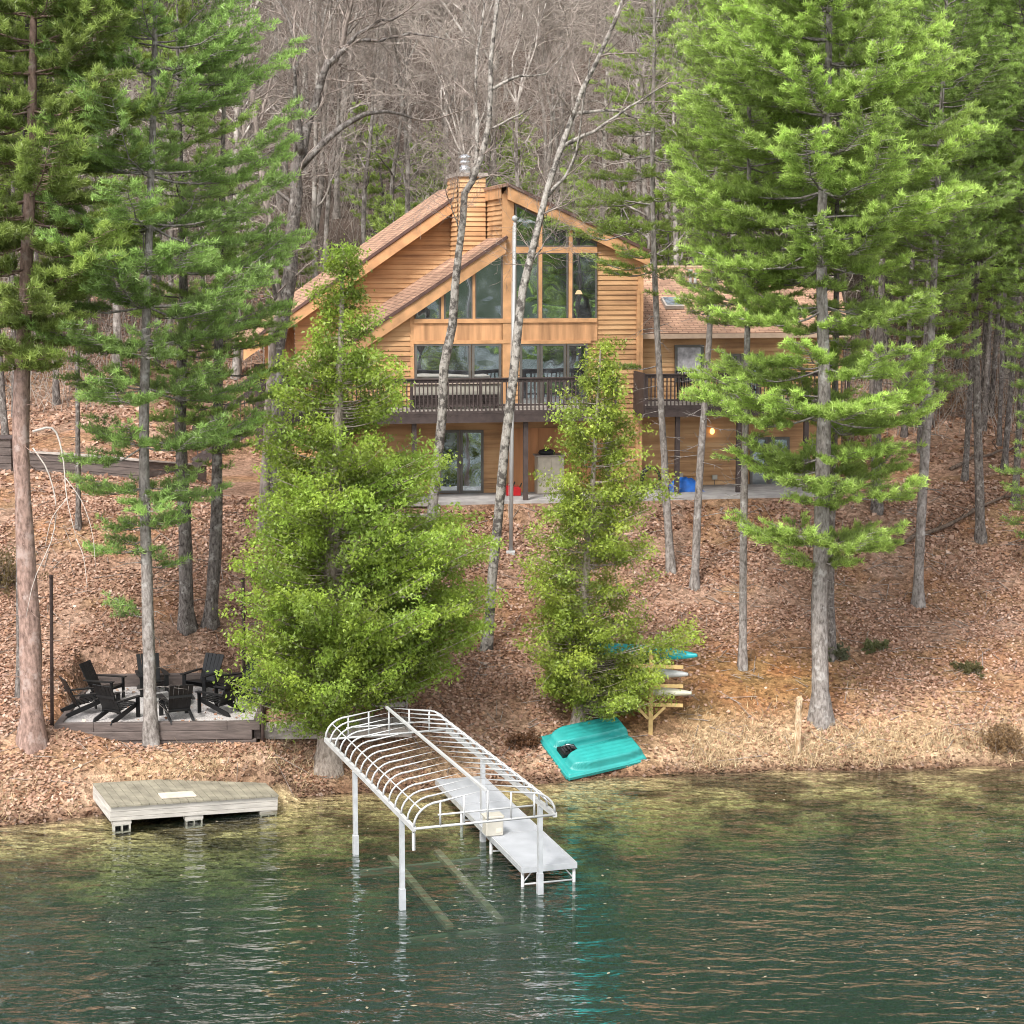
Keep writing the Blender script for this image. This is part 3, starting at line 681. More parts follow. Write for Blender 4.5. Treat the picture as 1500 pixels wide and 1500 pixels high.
# stair down from the deck's left end
mb = MB(); s0 = du0
for i in range(8): mb.box(s0 - .3 - i * .3, s0 - i * .3, VD, VD + 1.1, floor_h - .19 * (i + 1), floor_h - .19 * (i + 1) + .04)
st = mb.build('stair', M['darkw'], d1)
mb = MB()
for v in (VD, VD + 1.1): mb.bar((s0, v, floor_h + .95), (s0 - 2.4, v, floor_h - .55), .06, .09); mb.bar((s0, v, floor_h - .15), (s0 - 2.4, v, floor_h - 1.65), .05, .25)
for i in range(17):
    u = s0 - .1 - i * .135; h = floor_h - (s0 - u) * .625; mb.box(u - .02, u + .02, VD - .03, VD + .005, h - .1, h + .92)
mb.build('stair_railing', M['darkw'], d1)
# porch posts under the upper left roof
for px in (392, 402): u = hp(px, 520, D2 + .4)[0]; MB().box(u - .09, u + .09, D2 + .3, D2 + .48, 0, up_(u) - .2).build('porch_post', M['cedarw'], house)
MB().box(hp(372, 520, D2 + 2)[0], uW - .1, D2 + 2.0, D2 + 2.06, .9, floor_h + 1).build('porch_screen', M['darkw'], house)
# wall lamp under the right deck
a = hp(1043, 634, VW - .1); mb = MB(); mb.lathe([(.03, -.05), (.08, 0), (.08, .1), (.03, .16)], (a[0], VW - .12, a[1]), 10); o = mb.build('wall_lamp', M['bulb'], house)
# ---- patio slab
mb = MB(); u0 = hp(596, 735, -2.3)[0]; u1 = hp(1190, 735, -1.2)[0]; mb.box(u0, u1, -2.3, VW - .05, -.25, .035)
o = mb.build('patio', M['slab']); o.location = tuple(HO); o.rotation_euler = (0, 0, HT); tag(o, kind='structure')
def hw(u, v, h): return HO + HU * u + HV * v + np.array([0, 0, h])
# ------------------------------------------------------------------ things about the house
def box_thing(name, parts, loc, rz, label, cat, group=None):
    e = empty(name, loc, rz, label, cat, group)
    for nm, mb, mat, bev in parts: mb.build(nm, mat, e, bevel=bev)
    return e
# gas cans
for i, (px, sc, lab) in enumerate(((747, 1.0, 'red fuel can on the patio, the one behind the flagpole'), (757, .9, 'smaller red fuel can on the patio just right of the flagpole'))):
    u = hp(px, 720, -.9)[0]; e = empty('fuel_can', hw(u, -.9 - .05 * i, .035), HT, lab, 'fuel can', 'red fuel cans on the patio')
    MB().uh([(-.13, 0), (.13, 0), (.13, .26), (.06, .33), (-.13, .33)], -.1, .1).build('can_body', M['red'], e, bevel=.015)
    MB().tube([(.08, 0, .28), (.13, 0, .36), (.17, 0, .46)], .022, 8).build('spout', M['black'], e); MB().tube([(-.11, 0, .32), (-.08, 0, .39), (.02, 0, .39), (.05, 0, .32)], .016, 6).build('handle', M['red'], e); e.scale = (sc,) * 3
# wooden cabinet with a dark bundle on top
u = hp(805, 700, -.5)[0]; e = empty('storage_cabinet', hw(u, -.45, .035), HT, 'tall tan wooden storage cabinet against the lower wall behind the right cedar', 'cabinet')
MB().box(-.45, .45, -.28, .28, 0, 1.25).build('cabinet_body', M['grip'], e, bevel=.01); MB().box(-.5, .5, -.33, .33, 1.252, 1.30).build('top', M['timberp'], e)
for s in (-1, 1): MB().box(.01 if s > 0 else -.43, .43 if s > 0 else -.01, -.305, -.282, .04, 1.2).build('door', M['grip'], e)
mb = MB(); mb.lathe([(.2, 0), (.24, .06), (.2, .14), (.08, .19)], (0, 0, 0), 10); o = mb.build('folded_bundle', M['rubber'], None, True); p = hw(u - .1, -.5, .035 + 1.302); o.location = tuple(p); o.scale = (1.2, .8, 1); tag(o, 'dark folded bundle lying on top of the tan cabinet', 'bundle')
# blue tarp pile
u = hp(1003, 715, -.6)[0]; n = 22; V = []; 
gxx, gyy = np.meshgrid(np.linspace(-1, 1, n), np.linspace(-1, 1, n)); rr = np.sqrt(gxx ** 2 + gyy ** 2)
hh = np.clip(1 - rr ** 2, 0, 1) ** .5 * .42 * (.65 + .7 * fbm(gxx * 2.2 + 3, gyy * 2.2, 3))
V = np.stack([gxx * .62, gyy * .4, hh], -1).reshape(-1, 3); ii = np.arange(n - 1)[:, None] * n + np.arange(n - 1)[None]; F = np.stack([ii, ii + 1, ii + n + 1, ii + n], -1).reshape(-1)
o = link('tarp_bundle', np_mesh('tarp_bundle', V, F, 4, smooth=True), M['blue'], None, tuple(hw(u, -.6, .037))); o.rotation_euler = (0, 0, HT); tag(o, 'crumpled blue tarp bundle on the patio under the right deck', 'tarp')
# coiled hose on a hanger
u = hp(952, 708, -.15)[0]; mb = MB()
for q in range(3): mb.tube([(.33 * math.cos(t) * (1 - .07 * q), -.06 * q, .42 + .36 * math.sin(t) * (1 - .07 * q)) for t in np.linspace(0, 2 * math.pi, 28)], .04, 8)
o = mb.build('coiled_hose', M['rubber'], None, True); o.location = tuple(hw(u, -.2, .04)); o.rotation_euler = (0, 0, HT); tag(o, 'black coiled hose leaning on the siding below the house corner', 'hose')
# meter boxes near the tarp
for px, py in ((997, 697), (1047, 699)):
    a = hp(px, py, VW - .1); o = MB().box(-.09, .09, -.07, .0, -.08, .08).build('outlet_box', M['cream'], None); o.location = tuple(hw(a[0], VW - .05, a[1])); o.rotation_euler = (0, 0, HT)
    o2 = MB().tube([(0, -.03, -.08), (0, -.03, -a[1] + .04)], .012, 6).build('conduit', M['frame'], o)
    tag(o, 'small cream outlet box on the lower siding ' + ('above the blue tarp' if px < 1020 else 'between the two right deck posts'), 'outlet box', 'outlet boxes on the siding')
# covered spa on the main deck
a0 = hp(604, 570, VD + .8)[0]; a1 = hp(733, 570, VD + .8)[0]; e = empty('covered_spa', hw((a0 + a1) / 2, VD + 1.15, floor_h), HT, 'long cream covered spa on the deck behind the railing, left of the centre post', 'spa')
w = (a1 - a0) / 2; MB().box(-w + .06, w - .06, -.7, .55, 0, .78).build('spa_shell', M['cream'], e, bevel=.02); mb = MB(); mb.box(-w, -.01, -.76, .6, .785, .90); mb.box(.01, w, -.76, .6, .785, .90); mb.build('spa_cover', plain('spa_cover_vinyl', (.55, .46, .38), .6), e, bevel=.02)
for i, (p0, p1) in enumerate(((601, 655), (658, 732))):
    b0 = hp(p0, 600, VD + .2)[0]; b1 = hp(p1, 600, VD + .2)[0]; e = empty('deck_bench', hw((b0 + b1) / 2, VD + .2, floor_h), HT, ('shorter' if i == 0 else 'longer') + ' dark slatted bench against the deck railing ' + ('near the left cedar' if i == 0 else 'right of the leaning aspen trunk'), 'bench', 'dark benches on the main deck')
    h = (b1 - b0) / 2; MB().box(-h, h, .2, .5, .22, .28).build('seat', M['darkw'], e)
    mb = MB(); [mb.box(-h, h, .12, .15, .12 + .115 * q, .225 + .115 * q) for q in range(3)]; mb.build('backrest', M['darkw'], e)
    for s in (-1, 1): MB().box(s * (h - .1) - .04, s * (h - .1) + .04, .16, .48, 0, .219).build('leg', M['darkw'], e)
# dark patio chairs + grill on the right deck
def patio_chair(u, v, rz, lab):
    e = empty('patio_chair', hw(u, v, floor_h + .02), HT + rz, lab, 'chair', 'dark chairs on the right deck')
    MB().box(-.26, .26, -.26, .26, .40, .45).build('seat', M['black'], e); mb = MB(); [mb.bar((-.24 + .08 * i, .24, .45), (-.24 + .08 * i, .36, 1.02), .03, .02) for i in range(7)]; mb.bar((-.27, .36, 1.03), (.27, .36, 1.03), .04, .05); mb.build('backrest', M['black'], e)
    for x in (-.24, .24):
        MB().bar((x, -.24, 0), (x, -.24, .62), .035, .035).build('leg', M['black'], e); MB().bar((x, .24, 0), (x, .24, .40), .035, .035).build('leg', M['black'], e); MB().bar((x, -.26, .63), (x, .3, .66), .05, .03).build('armrest', M['black'], e)
patio_chair(hp(1005, 590, -.3)[0], -.3, R_(150), 'dark patio chair on the right deck below the curtained window')
patio_chair(hp(1052, 590, -.2)[0], -.2, R_(200), 'dark patio chair on the right deck in front of the glass door')

# ------------------------------------------------------------------ flagpole
b_ = ghit(748, 809); top = at_y(754, 326, b_[1])
e = empty('flagpole', b_, 0, 'tall white flagpole with a ball top standing on the slope before the house', 'flagpole')
hgt = top[2] - b_[2]; dx = top[0] - b_[0]
MB().tube([(0, 0, -.3), (dx * .5, 0, hgt * .5), (dx, 0, hgt)], [.062, .055, .045], 12).build('pole', M['white'], e, True)
MB().lathe([(.005, -.1), (.06, -.075), (.095, 0), (.06, .075), (.005, .1)], (dx, 0, hgt + .12), 14).build('finial', M['white'], e, True)
MB().box(-.14, .14, -.14, .14, -.1, .06).build('base', M['white'], e, bevel=.01)
MB().tube([(dx * .08 - .07, -.05, 1.1), (dx * .3 - .08, -.06, 3), (dx - .06, -.05, hgt - .1)], .008, 5).build('halyard', M['white'], e)

# ------------------------------------------------------------------ fire pit terrace
c, s_ = math.cos(PT), math.sin(PT)
def pit(a, b, z=0): return np.array([PO[0] + a * c - b * s_, PO[1] + a * s_ + b * c, PO[2] + z])
e = empty('fire_pit_terrace', PO, PT, 'square gravel fire pit terrace framed by dark timbers at the lower left bank', 'terrace')
mb = MB(); hw_ = PW / 2
mb.box(-hw_, -1.6, -.18, .0, -.22, 0.0); mb.box(-1.597, 1.75, -.18, .0, -.22, 0.0); mb.box(1.753, hw_, -.18, 0, -.22, 0.0); mb.box(-hw_ + .03, hw_ - .2, -.20, .0, -.45, -.224); mb.box(-hw_ + .1, hw_ - .1, -.17, 0, -.75, -.454)
mb.box(-hw_, -hw_ + .18, .003, PD, -.22, 0.0); mb.box(hw_ - .18, hw_, .003, PD, -.22, 0.0); mb.box(-hw_ + .183, hw_ - .183, PD - .18, PD, -.2, .30); mb.box(-hw_, -hw_+.18, .003, PD, -.5, -.223); mb.box(hw_ - .18, hw_, .003, PD, -.5, -.223)
mb.build('timber_edging', M['timber'], e, bevel=.012)
n = 60; gxx, gyy = np.meshgrid(np.linspace(-hw_ + .17, hw_ - .17, n), np.linspace(-.01, PD - .17, n)); zz = -.075 + .05 * fbm(gxx * 3, gyy * 3, 3) + rng.random(gxx.shape) * .012
ii = np.arange(n - 1)[:, None] * n + np.arange(n - 1)[None]; F = np.stack([ii, ii + 1, ii + n + 1, ii + n], -1).reshape(-1)
gm = plain('pale_gravel', (.42, .39, .375), .95, 0, .35, 26, .9, 50)
link('gravel_bed', np_mesh('gravel_bed', np.stack([gxx, gyy, zz], -1).reshape(-1, 3), F, 4, smooth=True), gm, e)
PZ = -.045
# fire ring of stones
FC = (.05, 2.05); e = empty('fire_ring', pit(FC[0], FC[1], PZ), PT, 'round grey stone fire ring in the middle of the chairs', 'fire ring')
for i in range(14):
    t = 2 * math.pi * i / 14; mb = MB(); w = .095
    mb.prism([(-w, -.08), (w, -.08), (w * 1.1, .08), (-w * 1.1, .08)], lambda p: (p[0], p[1], 0), lambda p: (p[0] * .95, p[1] * .9, .24)); o = mb.build('ring_stone', M['stone'], e, bevel=.015)
    o.location = (.47 * math.sin(t), -.47 * math.cos(t), 0); o.rotation_euler = (0, 0, t + math.pi)
o = MB().lathe([(.4, 0), (.38, .05), (.2, .07), (.02, .09)], (0, 0, 0), 18).build('ash_bed', M['rubber'], e, True)
# adirondack chairs: the sitter faces -y
def adirondack():
    e = empty('adirondack_chair', (0, 0, 0)); m = M['black']
    mb = MB(); [mb.bar((-.27, -.42 + .115 * i, .385 - .018 * i * 1.1), (.27, -.42 + .115 * i, .385 - .018 * i * 1.1), .1, .022) for i in range(6)]; mb.build('seat', m, e)
    mb = MB()
    for i, (x, h) in enumerate(((-.24, .975), (-.12, .975), (0, .975), (.12, .975), (.24, .975))): mb.bar((x * .92, .14, .22), (x * 1.05, .14 + .36 * (h / .98), h), .112, .022, up=(0, 1, .3))
    mb.bar((-.29, .37, .66), (.29, .37, .66), .03, .07); mb.build('backrest', m, e)
    for s in (-1, 1):
        MB().box(s * .33 - .055, s * .33 + .055, -.47, -.435, 0, .54).build('front_leg', m, e)
        MB().add([(s * .29 - .02, -.43, .40), (s * .29 + .02, -.43, .40), (s * .29 - .02, -.43, .28), (s * .29 + .02, -.43, .28), (s * .29 - .02, .50, .10), (s * .29 + .02, .50, .10), (s * .29 - .02, .44, 0), (s * .29 + .02, .44, 0), (s * .29 - .02, .55, 0), (s * .29 + .02, .55, 0)], [(0, 1, 5, 4), (2, 6, 7, 3), (0, 4, 6, 2), (1, 3, 7, 5), (0, 2, 3, 1), (4, 5, 9, 8), (4, 8, 6), (5, 7, 9), (6, 8, 9, 7)]).build('rear_leg', m, e)
        MB().prism([(-.07, -.52), (.07, -.52), (.075, -.1), (.03, .36), (-.05, .36)], lambda p: (s * .35 + s * p[0], p[1], .545), lambda p: (s * .35 + s * p[0], p[1], .57)).build('armrest', m, e)
    return e
proto = adirondack()
spots = [(-.98, .42, 'black adirondack chair nearest the lake, seen from behind, left of the birch-grey trunk'), (.40, .42, 'black adirondack chair seen from behind just right of the grey trunk'),
         (-1.85, 1.15, 'black adirondack chair at the front left corner, turned in profile'), (1.32, 1.05, 'black adirondack chair near the front right, its back turned to the cedar'),
         (-1.62, 2.75, 'black adirondack chair at the back left, facing the lake side'), (-.55, 3.45, 'black adirondack chair at the back, half hidden behind the grey trunk'),
         (.72, 3.40, 'black adirondack chair at the back right of centre, facing the lake'), (1.55, 2.75, 'black adirondack chair at the back right, turned towards the ring'), (2.0, 1.9, 'black adirondack chair at the far right edge beside the cedar foliage')]
for i, (a, b_, lab) in enumerate(spots):
    o = proto if i == 0 else copy_tree(proto)
    a = .05 + (a - .05) * 1.13; o.location = tuple(pit(a, b_, PZ)); ang = math.atan2(FC[1] - b_, FC[0] - a); o.rotation_euler = (0, 0, PT + ang + math.pi / 2 + rng.normal() * .08)
    tag(o, lab, 'chair', 'black adirondack chairs round the fire ring')
# dark light poles at the corners
for (px, py, pt, lab) in ((76, 1080, 846, 'thin dark rusty pole at the front left corner of the fire pit terrace'), (357, 985, 850, 'thin dark pole at the back right of the terrace, against the cedar'), (385, 1068, 1022, 'short dark stake at the front right corner of the terrace')):
    Y = 47.25 if py > 1000 else 50.6; p = at_y(px, py, Y); p[2] = min(p[2], g1(p[0], p[1]) + .02); t = at_y(px - 1, pt, Y)
    e = empty('light_pole', p, 0, lab, 'pole', 'dark poles round the fire pit')
    MB().tube([(0, 0, -.3), (t[0] - p[0], 0, t[2] - p[2])], .045, 10).build('pole', M['rust'], e, True); MB().lathe([(.06, 0), (.06, .05), (.02, .07)], (t[0] - p[0], 0, t[2] - p[2]), 10).build('pole_cap', M['rust'], e)
# boardwalk planks right of the pit, behind the cedar, and steps up the slope
mb = MB(); p0 = at_y(384, 1040, 48.2); 
e = empty('timber_walk', (p0[0], p0[1], g1(p0[0], p0[1]) + .12), R_(4), 'weathered grey timber walk leading from the fire pit behind the cedar', 'boardwalk')
mb = MB(); [mb.box(i * .16, i * .16 + .15, -.55, .55, .0, .05) for i in range(24)]; mb.build('tread', M['timberp'], e); mb = MB(); mb.box(0, 3.84, -.5, -.42, -.22, -.003); mb.box(0, 3.84, .42, .5, -.22, -.003); mb.build('joist', M['timberp'], e)
a = ghit(560, 1035); b_ = ghit(615, 742)
e = empty('hillside_stair', (0, 0, 0), 0, 'weathered grey timber stair climbing the bank behind the large cedar to the patio', 'stair')
mb = MB(); n = 26
e.location = tuple(a)
for i in range(n):
    t = i / (n - 1); x, y = (1 - t) * a[0] + t * b_[0], (1 - t) * a[1] + t * b_[1]; zt = g1(x, y); mb.box(x - a[0] - .6, x - a[0] + .6, y - a[1] - .2, y - a[1] + .2, zt - a[2] + .03, zt - a[2] + .09)
mb.build('tread', M['timberp'], e)
for s in (-.64, .64):
    mb = MB()
    for i in range(n - 1):
        t0, t1 = i / (n - 1), (i + 1) / (n - 1); q = []
        for t in (t0, t1): x, y = (1 - t) * a[0] + t * b_[0], (1 - t) * a[1] + t * b_[1]; q.append((x - a[0] + s, y - a[1], g1(x, y) - a[2] - .03))
        mb.bar(q[0], q[1], .05, .22)
    mb.build('stringer', M['timberp'], e)
# retaining wall on the left
pts = [ghit(-60, 688) , ghit(20, 688), ghit(120, 694), ghit(210, 702), ghit(300, 708)]
for p in pts: p[2] += .62
e = empty('retaining_wall', (0, 0, 0), 0, 'low dark timber retaining wall with a pale cap on the left slope', 'wall'); e.location = tuple(pts[0]); O_ = pts[0].copy()
mb = MB(); mc = MB()
for p, q in zip(pts[:-1], pts[1:]):
    p = p - O_; q = q - O_; zb = -.75
    for j in range(4): mb.bar(p + (0, 0, -.13 - .25 * j), q + (0, 0, -.13 - .25 * j), .2, .235)
    mc.bar(p + (0, -.02, .02), q + (0, -.02, .02), .26, .05)
mb.build('wall_timbers', M['timber'], e); mc.build('wall_cap', M['timberp'], e)
p = ghit(3, 686); p[2] += 1.0; e = empty('timber_bin', p, 0, 'dark timber box at the left frame edge on the slope', 'box'); mb = MB(); [mb.box(-.55, .45, -.5, .5, -1.05 + .27 * i, -.79 + .27 * i) for i in range(4)]; mb.build('box_side', M['timber'], e, bevel=.01); MB().box(-.6, .5, -.55, .55, .032, .08).build('lid', M['darkw'], e)

# ------------------------------------------------------------------ boat lift with its bare canopy frame
LR = R_(17); LC = np.array([-1.46, 40.13, 0])
e = empty('boat_lift', LC, R_(19), 'white boat lift standing in the lake with an uncovered hooped canopy frame', 'boat lift')
hw_, y0, y1, ze, zr = 1.5, -2.85, 4.7, 1.97, .66
ly0, ly1 = -1.93, 1.92
for x in (-hw_, hw_):
    MB().box(x - .04, x + .04, y0, y1, ze - .05, ze + .05).build('eave_beam', M['white'], e)
    for y in (ly0, ly1):
        mb = MB(); mb.box(x - .06, x + .06, y - .06, y + .06, -1.9, .45); mb.box(x - .048, x + .048, y - .048, y + .048, .45, ze - .05); lg = mb.build('leg', M['alu'], e)
prof = [(-hw_, .05)]
for t in np.linspace(0, math.pi / 2, 7)[1:]: prof.append((-hw_ + .55 - .55 * math.cos(t) , .05 + .46 * math.sin(t)))
prof += [(0, zr)] ; prof = prof + [(-x, z) for x, z in prof[:-1]][::-1]
mbow = []
NB = 17
for i in range(NB):
    y = y0 + .02 + i * (y1 - y0 - .04) / (NB - 1); MB().tube([(x, y, ze + z) for x, z in prof],   .021 if 0 < i < NB - 1 else .025, 6).build('canopy_bow', M['white'], e, True)
MB().bar((0, y0, ze + zr), (0, y1, ze + zr), .06, .05).build('ridge_beam', M['white'], e)
def hz(x): return np.interp(x, [p[0] for p in prof], [p[1] for p in prof])
for y in (y0 + .02, y1 - .02):
    mb = MB(); mb.tube([(-hw_, y, ze), (hw_, y, ze)], .028, 6)
    for x in (-.95, -.45, .05, .55, 1.05): mb.tube([(x, y, ze), (x, y, ze + hz(x))], .022, 6)
    mb.tube([(-1.0, y, ze + .24), (1.05, y, ze + .24)], .02, 6); mb.build('end_frame', M['white'], e, True)
for s in (-1, 1):     # lattice of the curved shoulders
    mb = MB()
    for i in range(NB - 1):
        ya = y0 + .02 + i * (y1 - y0 - .04) / (NB - 1); yb = ya + (y1 - y0 - .04) / (NB - 1)
        if s > 0: mb.tube([(s * (hw_ - .02), ya, ze + .17), (s * (hw_ - .33), yb, ze + .49)], .012, 4); mb.tube([(s * (hw_ - .02), yb, ze + .17), (s * (hw_ - .33), ya, ze + .49)], .012, 4)
    mb.tube([(s * (hw_ - .16), y0, ze + .37), (s * (hw_ - .16), y1, ze + .37)], .014, 5); mb.build('side_rail', M['white'], e)
mb = MB(); mb.box(-hw_ + .08, hw_ - .08, ly0 - .06, ly0 + .06, -.75, -.63); mb.box(-hw_ + .08, hw_ - .08, ly1 - .06, ly1 + .06, -.5, -.38); mb.build('cross_beam', M['white'], e)
for x in (-.55, .55): MB().bar((x, ly0 - .2, -.42), (x, ly1 + .5, -.30), .16, .1).build('cradle_bunk', M['grip'], e)
MB().tube([(-hw_, y0 + .05, ze - .08), (-hw_, y0 + .05, ze - .45)], .035, 6).build('rope_end', M['white'], e)
# winch post against the dock
# ------------------------------------------------------------------ dock
DA = at_z(755, 1271, .45); DB = at_z(838, 1263, .45); w = 1.25
e = empty('dock', (DA + DB) / 2 * np.array([1, 1, 0]) + np.array([.12, 0, 0]), LR, 'white panelled dock on slim legs reaching from the bank into the lake', 'dock')
for i, (a, b_) in enumerate(((0, 2.45), (2.47, 4.92), (4.94, 7.2))):
    mb = MB(); mb.box(-w / 2 + .03, w / 2 - .03, a + .03, b_ - .03, .40, .45); MB_ = mb.build('deck_panel', M['dock'], e)
    mb = MB(); mb.box(-w / 2, -w / 2 + .029, a, b_, .32, .445); mb.box(w / 2 - .029, w / 2, a, b_, .32, .445); mb.box(-w / 2 + .03, w / 2 - .03, a, a + .028, .32, .445); mb.box(-w / 2 + .03, w / 2 - .03, b_ - .028, b_, .32, .445); mb.build('panel_frame', M['alu'], e)
for y in (.08, 2.46, 4.93):
    for x in (-w / 2 + .05, w / 2 - .05):
        lg = MB().tube([(x, y, -1.6), (x, y, .32)], .038, 8).build('leg', M['white'], e, True)
    MB().tube([(-w / 2 + .05, y, .05), (w / 2 - .05, y, .05)], .022, 6).build('cross_brace', M['white'], e, True)
for s in (-1, 1): MB().tube([(s * (w / 2 - .05), .08, .08), (s * (w / 2 - .25), .08, .31)], .016, 5).build('leg_brace', M['white'], e)
bx = at_z(722, 1222, .45)
o = empty('dock_box', (bx[0], bx[1], .452), LR, 'cream plastic power box standing on the dock edge by the lift leg', 'box')
MB().box(-.2, .2, -.17, .17, 0, .40).build('box_body', M['cream'], o, bevel=.02); MB().box(-.22, .22, -.19, .19, .403, .46).build('lid', M['cream'], o, bevel=.015); MB().box(.02, .15, -.182, -.172, .08, .18).build('label_plate', M['grip'], o)

# ------------------------------------------------------------------ swim raft pulled to the shore
RO = at_z(161, 1180, .62); RR = R_(24); e = empty('swim_raft', (RO[0], RO[1], .62), RR, 'weathered swim raft with green-grey boards and white sides beached at the left shore', 'raft')
RWd, RD = 4.08, 1.95; e.rotation_euler = (R_(1.0), R_(3.0), RR)
mb = MB(); nb = 22
for i in range(nb): mb.box(i * RWd / nb + .006, (i + 1) * RWd / nb - .006, -.04, RD, -.04, 0)
mb.build('deck_boards', M['raftd'], e)
mb = MB()
for j, (za, zb) in enumerate(((-.165, -.045), (-.29, -.17), (-.385, -.295))):
    mb.box(0.01, RWd - .01, 0, .05, za, zb); mb.box(.01, RWd - .01, RD - .05, RD, za, zb); mb.box(.012, .06, .053, RD - .053, za, zb); mb.box(RWd - .06, RWd - .012, .053, RD - .053, za, zb)
mb.build('side_boards', M['raftw'], e, bevel=.006)
MB().box(.08, RWd - .08, .12, RD - .1, -.27, -.06).build('float', M['rubber'], e)
o = MB().box(-.42, .42, -.2, .2, .004, .05).build('step_plate', M['grip'], e, bevel=.01); o.location = (1.7, .42, 0)
M_raft = e.rotation_euler.to_matrix()
def block(u, v, h, label, holes=True):
    P = M_raft @ Vector((u, v, 0)); P = np.array(P) + np.array([RO[0], RO[1], .62]); zt = P[2] - .39
    o = empty('concrete_block', (P[0], P[1], zt - .30), RR, label, 'block', 'concrete blocks under the raft')
    mb = MB(); mb.box(-.2, .2, -.1, .1, 0, .022); mb.box(-.2, .2, -.1, .1, .178, .20); mb.box(-.2, -.165, -.1, .1, .022, .178); mb.box(-.017, .017, -.1, .1, .022, .178); mb.box(.165, .2, -.1, .1, .022, .178); mb.build('block_shell', M['block'], o)
    MB().box(-.16, .16, .06, .09, .025, .175).build('block_core', M['rubber'], o)
    mb = MB(); mb.box(-.22, .22, -.1, .1, .203, .30); mb.build('timber_shim', M['raftw'], o)
block(.28, .13, 0, 'hollow concrete block under the front left corner of the raft'); block(2.0, .13, 0, 'concrete block under the middle of the raft front'); block(3.83, .13, 0, 'concrete block under the front right end of the raft')

# ------------------------------------------------------------------ pedal boat, upside down on the bank
q = [ghit(*p) for p in ((798, 1084), (827, 1145), (937, 1119), (911, 1061))]   # stern-back, stern-front, bow-front, bow-back
ctr = sum(q) / 4; ax = nrm(((q[2] + q[3]) - (q[0] + q[1])) / 2); ay = ((q[0] + q[3]) - (q[1] + q[2])) / 2; az_ = nrm(np.cross(ax, ay)); ay = nrm(np.cross(az_, ax))
LB, WB = 2.35, 1.75
from mathutils import Matrix
mt = Matrix(((ax[0], ay[0], az_[0], ctr[0]), (ax[1], ay[1], az_[1], ctr[1]), (ax[2], ay[2], az_[2], ctr[2] + .06), (0, 0, 0, 1)))
e = empty('pedal_boat', ctr, 0, 'teal pedal boat lying upside down on the bank below the right cedar', 'pedal boat'); e.matrix_world = mt
n1, n2 = 70, 80; s_, t_ = np.meshgrid(np.linspace(0, 1, n1), np.linspace(-1, 1, n2), indexing='ij')
def sm(a, b, x): return sstep(a, b, x)
def pont(c0, s0, s1):
    ends = np.clip((s_ - s0) / .24, 0, 1); ends = np.sqrt(1 - (1 - ends) ** 2); e2 = np.clip((s1 - s_) / .06, 0, 1) ** .6
    hwid = .39 * (.35 + .65 * ends) * (1 - .16 * sm(.7, 1, s_)); d = np.abs(t_ - c0) / np.maximum(hwid, .01)
    return (1 - sm(.84, 1.0, d)) * ends ** .5 * e2
pz = np.maximum(pont(.55, .08, .995), pont(-.55, .08, .975))
H = .10 + .25 * pz + .05 * (1 - sm(.0, .22, np.abs(t_))) * sm(.5, .8, s_) + .004 * np.sin(t_ * 40) * (pz > .95)
rim = sm(0, .02, s_) * sm(0, .02, 1 - s_) * sm(0, .03, 1 - np.abs(t_)); H = H * (.25 + .75 * rim) + .0
x = (s_ - .5) * LB - .14 * (1 - sm(.0, .12, np.abs(t_))) * sm(.9, 1, s_); yb = t_ * WB / 2 * (.97 + .03 * sm(0, .3, s_) - .08 * sm(.75, 1, s_))
V = np.stack([x, yb, H], -1).reshape(-1, 3); ii = np.arange(n1 - 1)[:, None] * n2 + np.arange(n2 - 1)[None]; F = np.stack([ii, ii + n2, ii + n2 + 1, ii + 1], -1).reshape(-1)
me = np_mesh('hull', V, F, 4, smooth=True); link('hull', me, M['teal'], e)
mb = MB(); hl, hb = LB / 2 - .0, WB / 2
mb.bar((-hl, -hb * .97, .0), (-hl, hb * .97, .0), .07, .12); mb.bar((-hl, -hb * .98, 0), (hl - .2, -hb * .96, 0), .07, .12); mb.bar((-hl, hb * .98, 0), (hl - .2, hb * .96, 0), .07, .12); mb.build('rim', M['teal'], e, bevel=.02)
MB().box(-1.0, -.52, -.18, .18, .06, .20).build('paddle_well', M['black'], e)
mb = MB()
for i in range(5): t = i * math.pi / 5; mb.bar((-.74 - .16 * math.cos(t), -.1, .2 + .16 * abs(math.sin(t)) * .6), (-.74 - .16 * math.cos(t), .1, .2 + .16 * abs(math.sin(t)) * .6), .05, .02)
mb.tube([(-.74, -.2, .22), (-.74, .2, .22)], .015, 6); mb.build('paddle_wheel', M['rubber'], e)
MB().tube([(-.88, .15, .2), (-.76, .05, .33), (-.6, .02, .26)], .018, 6).build('crank', M['steel'], e, True)

